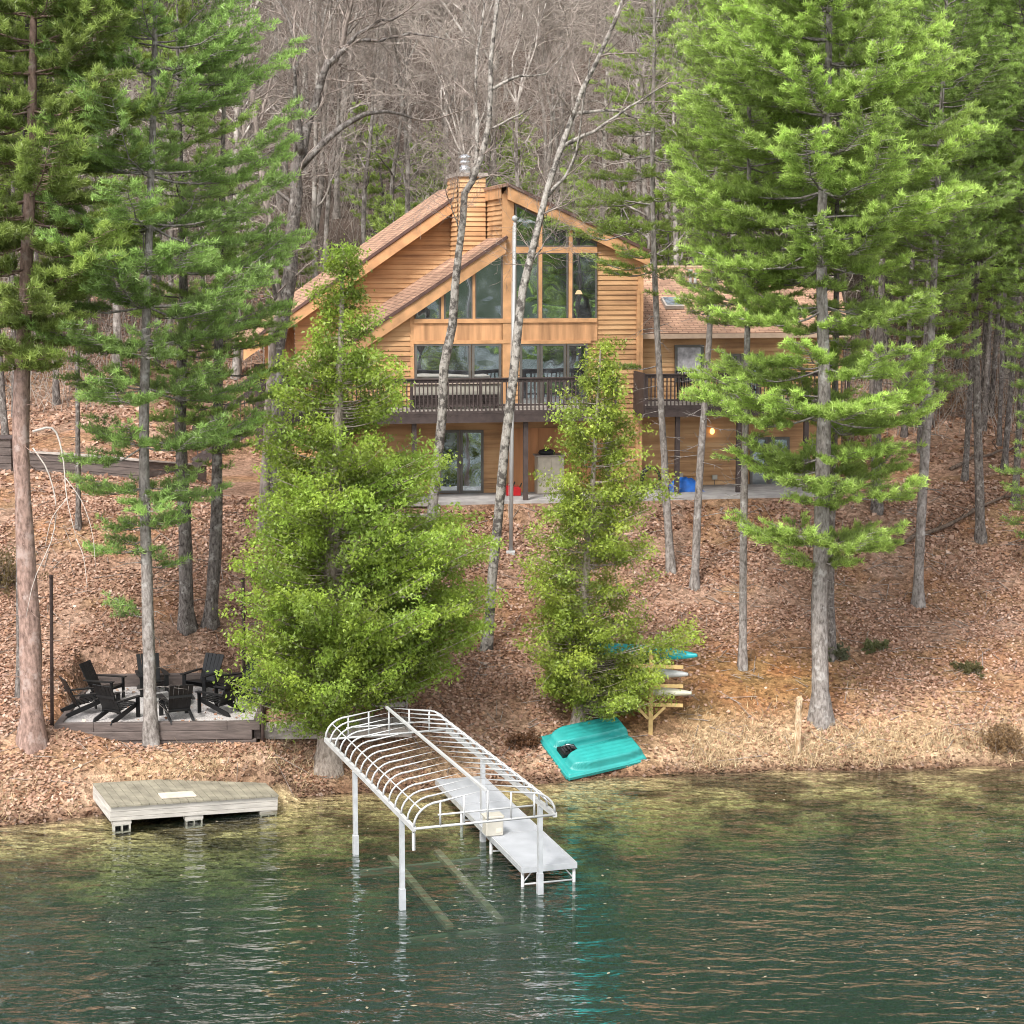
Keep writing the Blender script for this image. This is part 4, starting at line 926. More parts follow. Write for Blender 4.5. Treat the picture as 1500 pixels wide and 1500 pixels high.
# ------------------------------------------------------------------ kayak rack with three boats
rb = ghit(953, 1076); e = empty('kayak_rack', rb, R_(-8), 'yellow treated timber kayak rack under the right cedar', 'rack')
YY = rb[1]
def rz_(py): return at_y(953, py, YY)[2] - rb[2]
zt = rz_(962); arms = (rz_(1031), rz_(1003), rz_(975))
for yy in (0, 1.5):
    gz = g1(rb[0], rb[1] + yy) - rb[2]
    MB().box(-.055, .055, yy - .045, yy + .045, -.3 + gz, zt + .1).build('post', M['yellowood'], e)
    for zz in arms:
        MB().box(-.75, .85, yy - .09, yy - .048, zz - .045, zz + .045).build('arm', M['yellowood'], e)
    for s in (-1, 1): MB().bar((s * .06, yy - .1, arms[0] - .38), (s * .38, yy - .1, arms[0] - .05), .04, .07).build('brace', M['yellowood'], e)
def kayak(c_, yaw, L_, W_, mat, label, tilt=0, gnm='kayaks on the timber rack'):
    e = empty('kayak', c_, yaw, label, 'kayak', gnm); e.rotation_euler = (tilt, 0, yaw)
    n = 22; k = 14; V = []
    for i in range(n):
        t = i / (n - 1); x = (t - .5) * L_; w = W_ / 2 * math.sin(math.pi * min(max(t * .96 + .02, 0), 1)) ** .62; zc = .05 * (2 * t - 1) ** 2
        for j in range(k): a = 2 * math.pi * j / k; V.append((x, w * math.cos(a), zc + (.17 if math.sin(a) > 0 else .12) * math.sin(a) * (w / (W_ / 2)) ** .7))
    F = [(i * k + j, i * k + (j + 1) % k, (i + 1) * k + (j + 1) % k, (i + 1) * k + j) for i in range(n - 1) for j in range(k)]
    link('hull', np_mesh('hull', np.array(V), np.array(F), 4, smooth=True), mat, e)
    MB().lathe([(.3, 0), (.33, .02), (.3, .04)], (0, 0, 0), 20).build('cockpit_rim', M['black'], e).location = (-.1, 0, -.16); e.children[-1].scale = (1.3, .75, 1)
    return e
def rk(x, y, z): return np.array([rb[0] + x * math.cos(R_(-8)) - y * math.sin(R_(-8)), rb[1] + x * math.sin(R_(-8)) + y * math.cos(R_(-8)), rb[2] + z])
kayak(rk(-.5, .75, arms[2] + .2), R_(158), 2.7, .62, M['tealb'], 'turquoise kayak on the top of the timber rack', R_(-34))
kayak(rk(-.82, .75, arms[1] + .17), R_(160), 2.8, .62, plain('pale_grey_hull', (.42, .42, .42), .4), 'pale grey kayak on the middle arms of the rack')
kayak(rk(-.8, .75, arms[0] + .17), R_(162), 2.9, .66, plain('cream_hull', (.46, .44, .34), .4), 'cream kayak lowest on the rack')

# broken stake at the right shore
p = ghit(1168, 1104); e = empty('broken_post', p, 0, 'broken weathered wooden post standing alone on the right bank', 'post')
hgt = at_y(1170, 1024, p[1])[2] - p[2]
mb = MB(); k = 9; n = 8; V = []
for i in range(n):
    for j in range(k): a = 2 * math.pi * j / k; r = .085 * (1 + .12 * math.sin(3 * a + i)) ; V.append((r * math.cos(a) + .02 * i / n, r * math.sin(a), -.2 + (hgt + .2) * i / (n - 1) + (.1 * math.sin(2 * a) if i == n - 1 else 0)))
mb.add(V, [(i * k + j, i * k + (j + 1) % k, (i + 1) * k + (j + 1) % k, (i + 1) * k + j) for i in range(n - 1) for j in range(k)] + [tuple((n - 1) * k + j for j in range(k))]); mb.build('post_body', bark('post_wood', (.22, .12, .05), (.58, .46, .32), (.10, .05, .03), 5, .6), e)
# ------------------------------------------------------------------ vegetation builders
def unit(n): 
    v = rng.normal(size=(n, 3)); return nrm(v)
def tuft_tris(P, D, C, n, ln, wd, spread=.55, up=.15):
    P = np.array(P); D = np.array(D); C = np.array(C); N_ = len(P)
    d = nrm(D[:, None] * .8 + rng.normal(size=(N_, n, 3)) * spread + np.array([0, 0, up]))
    base = P[:, None] + rng.normal(size=(N_, n, 3)) * ln * .18
    L = ln * rng.uniform(.65, 1.2, (N_, n, 1)); sd_ = nrm(np.cross(d, rng.normal(size=(N_, n, 3))))
    V = np.stack([base - sd_ * wd / 2, base + sd_ * wd / 2, base + d * L], 2)
    c = C[:, None, None, :] * rng.uniform(.75, 1.3, (N_, n, 1, 1)) * np.array([.8, .8, 1.15])[None, None, :, None]
    return V.reshape(-1, 3), c.reshape(-1, 3)
def tri_mesh(name, V, c): return np_mesh(name, V, np.arange(len(V)), 3, c)

def pine_geo(path, r0, crown, whorl=.42, per=5, col=(.07, .15, .03), e_lo=4, e_hi=40, tuft_n=9, ln=.16, wd=.02, twig_dens=1.0, extra=(), dead=0, bias=None, pom=False, rtop=.03):
    """path: local points; crown: [(z, length)] ascending"""
    path = smooth_path(path, 26); zs = path[:, 2]; H = zs[-1]
    rad = r0 + (rtop - r0) * (np.clip(zs, 0, None) / H) ** 1.15
    tm = [trunk_mesh('t', path, rad, 11)]
    at = lambda z: np.array([np.interp(z, zs, path[:, 0]), np.interp(z, zs, path[:, 1]), z])
    cz = [c[0] for c in crown]; cl = [c[1] for c in crown]
    B = []; z = cz[0]; a0 = rng.random() * 6
    while z < min(cz[-1], H - .05):
        for k in range(per):
            az = a0 + 2 * math.pi * k / per + rng.normal() * .35; L_ = np.interp(z, cz, cl) * rng.uniform(.62, 1.12)
            if bias is not None: L_ *= 1 + bias[1] * math.cos(az - bias[0])
            if L_ > .2: B.append((z + rng.normal() * .06, az, L_))
        a0 += 1.1; z += whorl * rng.uniform(.7, 1.35)
    B += list(extra)
    tp, td, tc_, p0s, p1s, r0s, r1s = [], [], [], [], [], [], []
    zlo, zhi = cz[0], max(cz[-1], cz[0] + 1)
    for (z, az, L_) in B:
        f = np.clip((z - zlo) / (zhi - zlo), 0, 1); el_ = R_(e_lo + (e_hi - e_lo) * f ** 1.3 + rng.normal() * 6)
        o = at(max(z, 0)); dr = np.array([math.cos(az), math.sin(az), 0]); n = 7; t = np.linspace(0, 1, n)
        droop = rng.uniform(.05, .16)
        pts = o[None] + dr[None] * (L_ * t * math.cos(el_))[:, None]; pts[:, 2] += L_ * (math.sin(el_) * t - droop * np.sin(t * math.pi) + .10 * t ** 3)
        pts += rng.normal(size=pts.shape) * .025 * L_ * t[:, None]
        rb_ = min(.035, .012 + .007 * L_)
        for i in range(n - 1): p0s.append(pts[i]); p1s.append(pts[i + 1]); r0s.append(rb_ * (1 - t[i] * .85)); r1s.append(rb_ * (1 - t[i + 1] * .85))
        side = np.cross(dr, (0, 0, 1)); shade = rng.uniform(.75, 1.2)
        ntw = max(3, int(L_ * 8.5 * twig_dens)); t0 = .14 if pom else .20
        for q in range(ntw):
            tt = t0 + (1 - t0) * (q + rng.random()) / ntw; p = np.array([np.interp(tt, t, pts[:, j]) for j in range(3)])
            s = 1 if (q % 2) else -1; lw = min(.95, (.16 + .30 * (1 - tt)) * L_ + .1) * rng.uniform(.6, 1.2)
            d = nrm(dr * rng.uniform(.5, 1) + side * s * rng.uniform(.4, 1) + np.array([0, 0, rng.uniform(.02, .35)]))
            p1s.append(p + d * lw); p0s.append(p); r0s.append(.008); r1s.append(.004)
            m_ = max(2, int(lw / (.085 if not pom else .10)))
            ss = np.linspace(.38, 1.05, m_) if not pom else np.linspace(.35, 1.05, m_)
            for u in ss:
                tp.append(p + d * lw * u); td.append(nrm(d * .8 + np.array([0, 0, rng.uniform(.25, .8)])))
                tc_.append(np.array(col) * shade * (.46 + .74 * (u * (.35 + .65 * tt)) ** 1.2) * rng.uniform(.8, 1.2))  # fresh tips lighter; shade inside the boughs painted into the tuft colour
    # leader
    for zz in np.arange(H - .5, H + .1, .1): tp.append(at(min(zz, H))); td.append(np.array([0, 0, 1.])); tc_.append(np.array(col))
    for q in range(dead):
        z = rng.uniform(.15, 1) * cz[0]; az = rng.random() * 6.28; o = at(z); L_ = rng.uniform(.4, 1.3); dr = np.array([math.cos(az), math.sin(az), rng.uniform(-.25, .2)])
        mid = o + dr * L_ * .5 + rng.normal(size=3) * .06; end = o + dr * L_ + np.array([0, 0, -.1]) + rng.normal(size=3) * .1
        p0s += [o, mid]; p1s += [mid, end]; r0s += [.014, .009]; r1s += [.009, .003]
        for w in range(2): e2 = mid + nrm(dr + rng.normal(size=3) * .6) * L_ * .4; p0s.append(mid); p1s.append(e2); r0s.append(.006); r1s.append(.002)
    tm.append(segs_mesh('b', p0s, p1s, r0s, r1s, 4))
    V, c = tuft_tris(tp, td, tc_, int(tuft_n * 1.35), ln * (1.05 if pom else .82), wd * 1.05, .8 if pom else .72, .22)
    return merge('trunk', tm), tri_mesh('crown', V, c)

def px_pine(label, pxs, r0, crown_py, bark_='bark_grey', group='pines on the bank', ztop=None, Y=None, name='pine_tree', **kw):
    base = ghit(*pxs[0]) if Y is None else np.array([*at_y(*pxs[0], Y)[:2], 0])
    base[2] = g1(base[0], base[1])
    Yb = base[1]; path = [np.zeros(3)] + [at_y(px, py, Yb) - base for px, py in pxs[1:]]
    for i, p in enumerate(path[1:]): p[1] += .12 * math.sin(2.1 * (i + 1))
    cr = sorted((zpy(py, Yb) - base[2], L_) for py, L_ in crown_py)
    kw2 = dict(kw); ex = list(kw2.pop('extra_px', ()))
    for py, L_, n_ in kw2.pop('layers', ()):
        a_ = rng.random() * 6.28
        for q in range(n_): ex.append((py + rng.normal() * 4, a_ + 6.283 * q / n_ + rng.normal() * .25, L_ * rng.uniform(.7, 1.1)))
    kw2['extra'] = [(zpy(py, Yb) - base[2], az, L_) for py, az, L_ in ex]
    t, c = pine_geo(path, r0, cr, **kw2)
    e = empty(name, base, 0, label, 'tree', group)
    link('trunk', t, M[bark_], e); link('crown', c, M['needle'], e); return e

def cedar(label, base_px, top_px, halfw, r0, nb, col, lean=0, seed=1, blades=3, group='cedars at the shore', force=()):
    base = ghit(*base_px); base[2] = g1(base[0], base[1]); Y = base[1]; top = at_y(*top_px, Y) - base; H = top[2]
    path = smooth_path([(0, 0, 0), (top[0] * .15, .1, H * .25), (top[0] * .6, -.05, H * .6), (top[0], 0, H)], 24)
    e = empty('cedar_tree', base, 0, label, 'tree', group)
    at = lambda z: np.array([np.interp(z, path[:, 2], path[:, 0]), np.interp(z, path[:, 2], path[:, 1]), z])
    hz_ = sorted((zpy(py, Y) - base[2], l, r) for py, l, r in halfw); zz = [h[0] for h in hz_]
    p0s, p1s, r0s, r1s, SP, SD, SC = [], [], [], [], [], [], []
    # choose heights with more boughs where it is wide
    zc = np.linspace(zz[0], zz[-1], 200); wts = np.array([np.interp(z, zz, [max(h[1], h[2]) for h in hz_]) for z in zc]) + .35; wts /= wts.sum()
    lobes = rng.uniform(0, 6.28, 7)
    gaps = [(rng.uniform(zz[0] + .8, zz[-1] - 1.5), rng.random() * 6.28) for _ in range(9)]
    fz = []
    for py_, az_c, L0, n_ in force: fz += [(zpy(py_ + rng.normal() * 7, Y) - base[2], az_c + rng.normal() * .3, L0 * rng.uniform(.75, 1.1)) for _ in range(n_)]
    for i in range(nb + len(fz)):
        z = rng.choice(zc, p=wts) + rng.normal() * .08; az = rng.random() * 6.28
        if i < nb and any(abs(z - gz) < .38 and abs((az - ga + 3.14) % 6.283 - 3.14) < .42 for gz, ga in gaps): continue
        if i >= nb: z, az, _ = fz[i - nb]
        cl, cr = np.interp(z, zz, [h[1] for h in hz_]), np.interp(z, zz, [h[2] for h in hz_])
        k = (1 + math.cos(az)) / 2; R0 = cl * (1 - k) + cr * k
        lob = .80 + .27 * math.sin(3 * az + lobes[0] + z * 1.3) * math.sin(1.7 * z + lobes[1] + az) + .22 * math.sin(3.3 * z + lobes[2] + 2 * az)
        L_ = max(.25, R0 * lob * rng.choice([rng.uniform(.35, .75), rng.uniform(.75, 1.08)], p=[.3, .7]))
        if i >= nb: L_ = fz[i - nb][2]
        zo = max(.25, z - L_ * .28); o = at(zo); dr = np.array([math.cos(az), math.sin(az), 0]); n = 6; t = np.linspace(0, 1, n)
        pts = o[None] + dr[None] * (L_ * t)[:, None]; pts[:, 2] += (z - zo) * t ** 1.6 * 1.0 - .1 * np.sin(t * 3.1) * L_ * .4
        rb_ = .01 + .006 * L_
        for j in range(n - 1): p0s.append(pts[j]); p1s.append(pts[j + 1]); r0s.append(rb_ * (1 - t[j] * .8)); r1s.append(rb_ * (1 - t[j + 1] * .8))
        sh = rng.uniform(.7, 1.25); yel = rng.uniform(0, 1)
        ncl = max(3, int(L_ * 3.6 * .75)); side = np.cross(dr, (0, 0, 1))
        for q in range(ncl):
            tt = 1 - .68 * (q / ncl) * rng.uniform(.8, 1.1); p = np.array([np.interp(tt, t, pts[:, j]) for j in range(3)])
            p = p + side * rng.normal() * .13 * (1.6 - tt) * 1.7 + np.array([0, 0, rng.normal() * .09])
            m_ = 44; pos = p + rng.normal(size=(m_, 3)) * np.array([.125, .125, .085])
            SP.append(pos); SD.append(nrm(dr * rng.uniform(.3, 1) + rng.normal(size=(m_, 3)) * .55 + np.array([0, 0, .28])))
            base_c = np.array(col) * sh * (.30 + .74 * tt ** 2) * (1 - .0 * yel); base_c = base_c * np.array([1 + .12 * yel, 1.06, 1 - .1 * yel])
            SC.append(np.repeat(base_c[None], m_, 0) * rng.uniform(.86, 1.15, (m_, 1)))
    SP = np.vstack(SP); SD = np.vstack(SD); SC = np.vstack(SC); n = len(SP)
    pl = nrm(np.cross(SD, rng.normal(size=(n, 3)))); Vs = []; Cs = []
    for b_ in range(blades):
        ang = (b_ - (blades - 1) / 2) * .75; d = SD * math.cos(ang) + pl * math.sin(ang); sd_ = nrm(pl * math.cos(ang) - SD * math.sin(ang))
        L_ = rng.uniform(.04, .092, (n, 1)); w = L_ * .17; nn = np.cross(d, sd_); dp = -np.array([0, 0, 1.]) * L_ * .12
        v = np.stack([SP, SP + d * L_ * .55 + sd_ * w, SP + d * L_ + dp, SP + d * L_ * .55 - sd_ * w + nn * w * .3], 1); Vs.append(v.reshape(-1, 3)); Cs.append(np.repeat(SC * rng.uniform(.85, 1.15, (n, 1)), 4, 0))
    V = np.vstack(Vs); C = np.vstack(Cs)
    rad = r0 * (1 - .88 * path[:, 2] / H)
    # fluted foot: a few grey dead twigs too
    for q in range(90):
        z = rng.uniform(.1, .6) * H; o = at(z); az = rng.random() * 6.28; L_ = rng.uniform(.6, 1.9); d = np.array([math.cos(az), math.sin(az), rng.uniform(-.1, .5)]); m1 = o + d * L_ * .55 + rng.normal(size=3) * .12; m2 = m1 + nrm(d + rng.normal(size=3) * .5) * L_ * .5
        p0s += [o, m1]; p1s += [m1, m2]; r0s += [.016, .010]; r1s += [.010, .004]
    t = merge('trunk', [trunk_mesh('t', path, rad, 14, 1.5), segs_mesh('b', p0s, p1s, r0s, r1s, 4)])
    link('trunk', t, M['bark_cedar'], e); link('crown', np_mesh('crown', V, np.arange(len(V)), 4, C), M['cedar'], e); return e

def grow(out, p, d, L_, r, lev, maxlev, up=.06, wob=.17, kids=(1, 3), ang=(.45, 1.0), shrink=(.5, .78), rmin=.003):
    n = 5 if lev < 2 else 4; st = L_ / n
    for i in range(n):
        d = nrm(d + rng.normal(size=3) * wob + np.array([0, 0, up])); q = p + d * st; r1 = max(rmin, r * (1 - .62 / n))
        out.append((p, q, r, r1, lev)); p = q; r = r1
        if lev < maxlev and (i >= 1 or lev > 0):
            for _ in range(rng.integers(kids[0], kids[1] + 1) if i < n - 1 else 2):
                if lev == 0 and rng.random() < .35: continue
                a = rng.uniform(*ang); ax = nrm(np.cross(d, rng.normal(size=3))); nd = d * math.cos(a) + ax * math.sin(a)
                grow(out, p, nd, L_ * rng.uniform(*shrink), r * rng.uniform(.45, .7), lev + 1, maxlev, up * .6, wob * 1.15, kids, ang, shrink, rmin)
def out_mesh(name, out, k=4): 
    return segs_mesh(name, [o[0] for o in out], [o[1] for o in out], [o[2] for o in out], [o[3] for o in out], k)

def px_bare(label, limbs, r0, Y=None, bark_='bark_pale', nm='bare_tree', twigL=1.5, lev=3, group=None, dens=.5, rt=.035):
    """limbs: list of px polylines; the first is the trunk. Radii r0 list per limb"""
    base = ghit(*limbs[0][0]) if Y is None else at_y(*limbs[0][0], Y); base[2] = g1(base[0], base[1]); Yb = base[1]
    e = empty(nm, base, 0, label, 'tree', group); meshes = []; out = []
    for i, (lb, r) in enumerate(zip(limbs, r0)):
        pts = [at_y(px, py, Yb) - base for px, py in lb]
        dy = 0
        for j in range(len(pts)): 
            if i > 0: pts[j][1] += (.35 * j) * (1 if i % 2 else -1)
        if i == 0: pts[0] = np.zeros(3)
        path = smooth_path(pts, 18 if i == 0 else 10); n = len(path); path[1:-1] += rng.normal(size=(n - 2, 3)) * r * .28
        rad = np.linspace(r, max(rt if i == 0 else .012, r * .28), n)
        meshes.append(trunk_mesh('t', path, rad, 9, 1.35 if i == 0 else 1.0, .25 if i == 0 else 0))
        L_ = np.linalg.norm(path[-1] - path[0])
        for j in range(2, n):
            if i == 0 and j < n * .45: continue
            for _ in range(2):
                if rng.random() < dens:
                    dd = nrm(path[j] - path[j - 1]); a = rng.uniform(.5, 1.2); ax = nrm(np.cross(dd, rng.normal(size=3))); nd = dd * math.cos(a) + ax * math.sin(a)
                    grow(out, path[j], nd, twigL * rng.uniform(.5, 1.1), min(rad[j] * .5, .028), 1, lev, .05, .2, (0, 2), (.4, 1.0), (.5, .75), .0035)
        grow(out, path[-1], nrm(path[-1] - path[-2]), twigL * 1.1, rad[-1], 1, lev, .05, .2, (1, 2), (.4, 1.), (.5, .75), .0035)
    link('trunk', merge('trunk', meshes), M[bark_], e)
    if out: link('crown', out_mesh('crown', out, 4), M['twig'], e)
    return e

# ------------------------------------------------------------------ the near trees
NG = (.31, .44, .11)
DG = (.27, .36, .10)
# left pines
D = px_pine('tall red pine with pinkish bark at the far left shore, its foot beside the terrace', [(46, 1088), (42, 900), (33, 650), (36, 450), (44, 200), (52, -60), (55, -260)], .27,
        [(535, .8), (500, 1.7), (430, 2.6), (330, 2.9), (200, 3.2), (60, 3.0), (-120, 2.2), (-250, 1)], 'bark_red', whorl=.62, per=5, col=(.31, .40, .10), e_lo=-4, pom=True, twig_dens=1.35, tuft_n=15, ln=.17, wd=.024, dead=8)
# its bare hanging limbs
Yd = D.location[1]; mb = MB()
for pl, r in ((((48, 632), (78, 628), (92, 668), (98, 730), (112, 790)), .035), (((48, 656), (70, 690), (82, 740), (76, 790), (50, 850), (38, 905)), .02), (((98, 730), (76, 760), (66, 800)), .012), (((112, 790), (122, 815), (128, 860)), .012), (((96, 700), (120, 735), (135, 780), (140, 830)), .012)):
    p = smooth_path([at_y(x, y, Yd - .35) - np.array(D.location) for x, y in pl], 14); mb.tube(p, np.linspace(r, .006, 14), 6)
mb.build('dead_branch', plain('bleached_branch', (.46, .41, .37), .9, 0, .2), D, True)
px_pine('dark slim pine trunk standing right behind the pinkish red pine at the far left', [(32, 1022), (29, 860), (32, 640), (36, 300), (38, 0), (40, -200)], .13, [(360, .4), (250, 1.1), (100, 1.2), (-150, .8), (-200, .3)], 'bark_dark', whorl=.6, col=DG, dead=10)
px_pine('tall white pine with pale grey trunk rising in front of the fire pit terrace', [(221, 1092), (215, 860), (212, 640), (216, 400), (224, 150), (230, -80), (232, -260)], .165,
        [(810, .5), (760, 1.3), (700, 2.0), (600, 2.6), (440, 3.7), (300, 3.4), (150, 2.9), (0, 2.1), (-150, 1.2), (-255, .4)], 'bark_grey', whorl=1.05, per=7, col=(.29, .43, .12), e_lo=2, e_hi=34, twig_dens=1.15, ln=.18, wd=.022, bias=(0.0, .12), dead=12,
        extra_px=[(905, 2.5, 1.2), (890, 3.6, .9), (800, 3.3, 1.4), (790, 2.6, 1.2), (830, .6, .9)])
px_pine('dark pine trunk behind the terrace, left one of the close pair', [(273, 922), (270, 780), (266, 620), (268, 420), (262, 200), (260, 0)], .21, [(690, .4), (640, 1.6), (520, 2.2), (400, 2.0), (200, 1.8), (0, .4)], 'bark_dark', whorl=.7, per=4, col=NG, dead=8)
px_pine('dark leaning pine trunk behind the terrace, right one of the close pair', [(307, 917), (315, 790), (320, 600), (322, 420), (326, 200), (330, 20)], .19, [(680, .4), (620, 2.0), (560, 2.2), (450, 1.7), (300, 1.5), (30, .4)], 'bark_dark', whorl=.7, per=4, col=NG, dead=8)
# right pines
px_pine('large white pine with thick grey trunk on the right bank, broad feathery boughs above', [(1203, 1060), (1201, 900), (1202, 760), (1208, 560), (1204, 350), (1212, 120), (1216, -100), (1218, -300)], .235,
        [(420, .5), (395, 3.0), (330, 3.9), (200, 3.4), (50, 2.8), (-100, 2.1), (-290, .4)], 'bark_grey', layers=((822, 1.1, 5), (790, 2.4, 8), (735, .9, 5), (690, 2.7, 7), (668, 2.0, 6), (602, 3.6, 8), (585, 2.6, 6), (535, 2.9, 7), (480, 1.4, 4), (450, 3.2, 7)), whorl=.72, per=7, col=(.39, .53, .125), e_lo=3, e_hi=42, twig_dens=1.5, tuft_n=11, ln=.18, wd=.022, dead=10)
px_pine('slimmer dark trunk close behind the thick grey pine on the right bank', [(1218, 965), (1217, 830), (1222, 600), (1226, 300), (1230, 50)], .13, [(640, .3), (500, 1.2), (300, 1.8), (60, .5)], 'bark_dark', whorl=.6, per=4, col=NG)
px_pine('slender mottled grey pine trunk standing above the red-brown needle patch', [(1088, 980), (1089, 800), (1092, 600), (1096, 420), (1098, 200), (1096, -50), (1094, -150)], .115, [(420, .8), (395, 1.4), (340, 2.1), (200, 2.5), (50, 2.0), (-145, .4)], 'bark_grey', whorl=.5, per=5, col=(.37, .50, .12), dead=26, twig_dens=1.1, layers=((470, 1.6, 6), (430, 1.9, 7), (540, 1.2, 4)),
        extra_px=[(668, 3.3, .8), (655, .4, .9), (640, 5.2, .8), (560, .2, 1.0), (545, 3.5, .8)])
px_pine('slender mottled pine trunk on the upper slope before the right deck post', [(1017, 862), (1024, 720), (1034, 560), (1044, 400), (1050, 200), (1052, 0)], .125, [(405, .4), (385, 1.1), (330, 1.5), (250, 1.8), (100, 1.6), (10, .4)], 'bark_grey', whorl=.46, per=4, col=NG, dead=34, layers=((450, 1.0, 5), (415, 1.2, 5)))
px_pine('slender leaning pine nearest the right corner of the house, thin boughs crossing the gable', [(983, 838), (975, 700), (965, 540), (959, 400), (956, 250), (958, 60), (958, -120)], .125, [(430, .2), (400, 1.3), (330, 2.0), (270, 2.3), (180, 1.5), (60, 1.3), (-110, .4)], 'bark_grey', whorl=.62, per=4, col=(.31, .42, .095), e_lo=-2, e_hi=25, dead=26, bias=(math.pi, .35), twig_dens=.9,
        extra_px=[(330, 3.0, 2.9), (385, 3.3, 1.9), (535, 3.3, 1.6), (300, 2.8, 2.6)])
px_pine('pale mottled pine trunk alone on the mid slope at the right', [(1345, 888), (1350, 760), (1360, 560), (1368, 400), (1378, 200), (1386, -20), (1390, -160)], .155, [(600, .2), (570, 1.3), (540, .5), (500, .2), (440, 1.2), (400, 1.8), (300, 2.4), (150, 2.5), (-20, 1.9), (-155, .4)], 'bark_grey', whorl=.44, per=5, col=NG, dead=20, extra_px=[(600, 3.2, 1.8), (625, 3.5, 1.9), (520, .1, 1.4), (500, 6.0, 1.3), (485, 3.4, 1.4)])
px_pine('dark thin pine trunk beside the fallen log at the right', [(1437, 792), (1434, 660), (1428, 500), (1425, 300), (1424, 60), (1424, -60)], .15, [(470, .4), (440, 2.0), (380, 1.9), (250, 2.4), (100, 2.2), (-55, .5)], 'bark_dark', whorl=.5, per=5, col=NG, dead=14)
px_pine('bushy pine at the right frame edge with a low green bough over the slope', [(1512, 840), (1512, 700), (1510, 400), (1508, 100), (1506, -120)], .15, [(790, .4), (760, 1.0), (700, 1.0), (640, .3), (400, 1.6), (200, 2.6), (0, 2.2), (-110, .4)], 'bark_dark', whorl=.45, per=5, col=NG, dead=8)
px_pine('dark trunk standing at the right end of the house terrace', [(1285, 748), (1284, 640), (1290, 450), (1294, 250), (1296, 0)], .17, [(330, .6), (260, 2.0), (100, 2.0), (10, .5)], 'bark_dark', whorl=.5, per=5, col=NG, dead=12)

# cedars
cedar('large bright yellow-green cedar with a wide crown in front of the house', (480, 1122), (503, 362), [(1058, .5, .7), (1035, 1.6, 1.4), (985, 2.5, 3.1), (930, 2.45, 4.1), (880, 2.45, 4.8), (800, 2.3, 4.5), (740, 2.3, 3.8), (670, 2.0, 3.2), (620, 2.25, 2.5), (570, 1.9, 1.9), (520, 1.4, 1.3), (450, .75, .9), (400, .4, .5), (362, .08, .1)], .27, 900, (.255, .35, .058), force=((870, .05, 3.9, 14), (925, -.1, 3.7, 14), (975, -.05, 2.9, 10), (800, .05, 3.8, 10)))
cedar('smaller olive-green cedar with an uneven crown beside the pedal boat', (847, 1062), (880, 506), [(1022, .3, 1.2), (1000, 1.1, 3.1), (950, 1.6, 3.4), (880, 1.5, 2.6), (820, 1.8, 2.2), (760, 1.6, 2.0), (700, 1.3, 1.9), (640, 1.1, 1.7), (590, .95, 1.0), (550, .5, .7), (506, .08, .1)], .155, 430, (.28, .355, .062), force=((985, -.15, 2.1, 12), (1008, -.25, 1.75, 10), (950, -.1, 2.2, 8)))

# pale bare trees before the house
px_bare('pale leaning aspen with a long bare trunk crossing the house right of the flagpole foot', [[(712, 952), (722, 860), (738, 680), (757, 500), (770, 395), (796, 295), (824, 210), (858, 120), (905, 30), (940, -80)], [(768, 402), (784, 378), (800, 352)], [(822, 215), (870, 192), (920, 160), (960, 135)], [(840, 165), (900, 160), (935, 170), (965, 150)], [(800, 290), (838, 240), (850, 180), (862, 90)]], [.155, .045, .06, .05, .055], bark_='bark_pale', nm='aspen_tree', group='pale aspens in front of the house')
px_bare('pale aspen rising past the chimney, its foot hidden by the large cedar', [[(628, 820), (638, 700), (648, 580), (660, 470), (672, 380), (680, 300), (692, 255), (716, 190), (722, 110), (730, 0), (735, -90)], [(690, 262), (700, 200), (695, 130), (704, 40), (708, -40)], [(716, 190), (760, 170), (790, 150)], [(722, 130), (760, 110), (800, 105), (835, 60)], [(676, 345), (664, 310), (655, 285)]], [.165, .075, .04, .05, .02], bark_='bark_pale', nm='aspen_tree', group='pale aspens in front of the house')
px_bare('large dark oak left of the roof with crooked spreading limbs', [[(395, 775), (405, 640), (412, 500), (425, 380), (432, 300), (440, 230), (455, 160), (478, 100), (500, 70)], [(438, 245), (480, 200), (520, 170), (556, 160), (600, 168)], [(478, 100), (520, 60), (545, 40), (590, 28)], [(434, 110), (432, 60), (415, 20), (398, -20)], [(440, 225), (434, 150), (434, 100)], [(520, 60), (555, 58), (600, 45), (650, 52)], [(412, 460), (402, 420), (398, 380)], [(430, 300), (385, 265), (350, 260)]], [.30, .13, .10, .085, .14, .06, .09, .075], bark_='bark_dark', nm='oak_tree', twigL=1.6, dens=.42)
px_bare('second oak stem close left of the crooked oak', [[(385, 775), (392, 650), (400, 520), (405, 440), (398, 330), (376, 200), (372, 120), (362, 30), (358, -60)], [(376, 200), (390, 130), (410, 60)], [(396, 330), (350, 290), (318, 250)]], [.15, .06, .045], bark_='twig', nm='oak_tree', dens=.4)

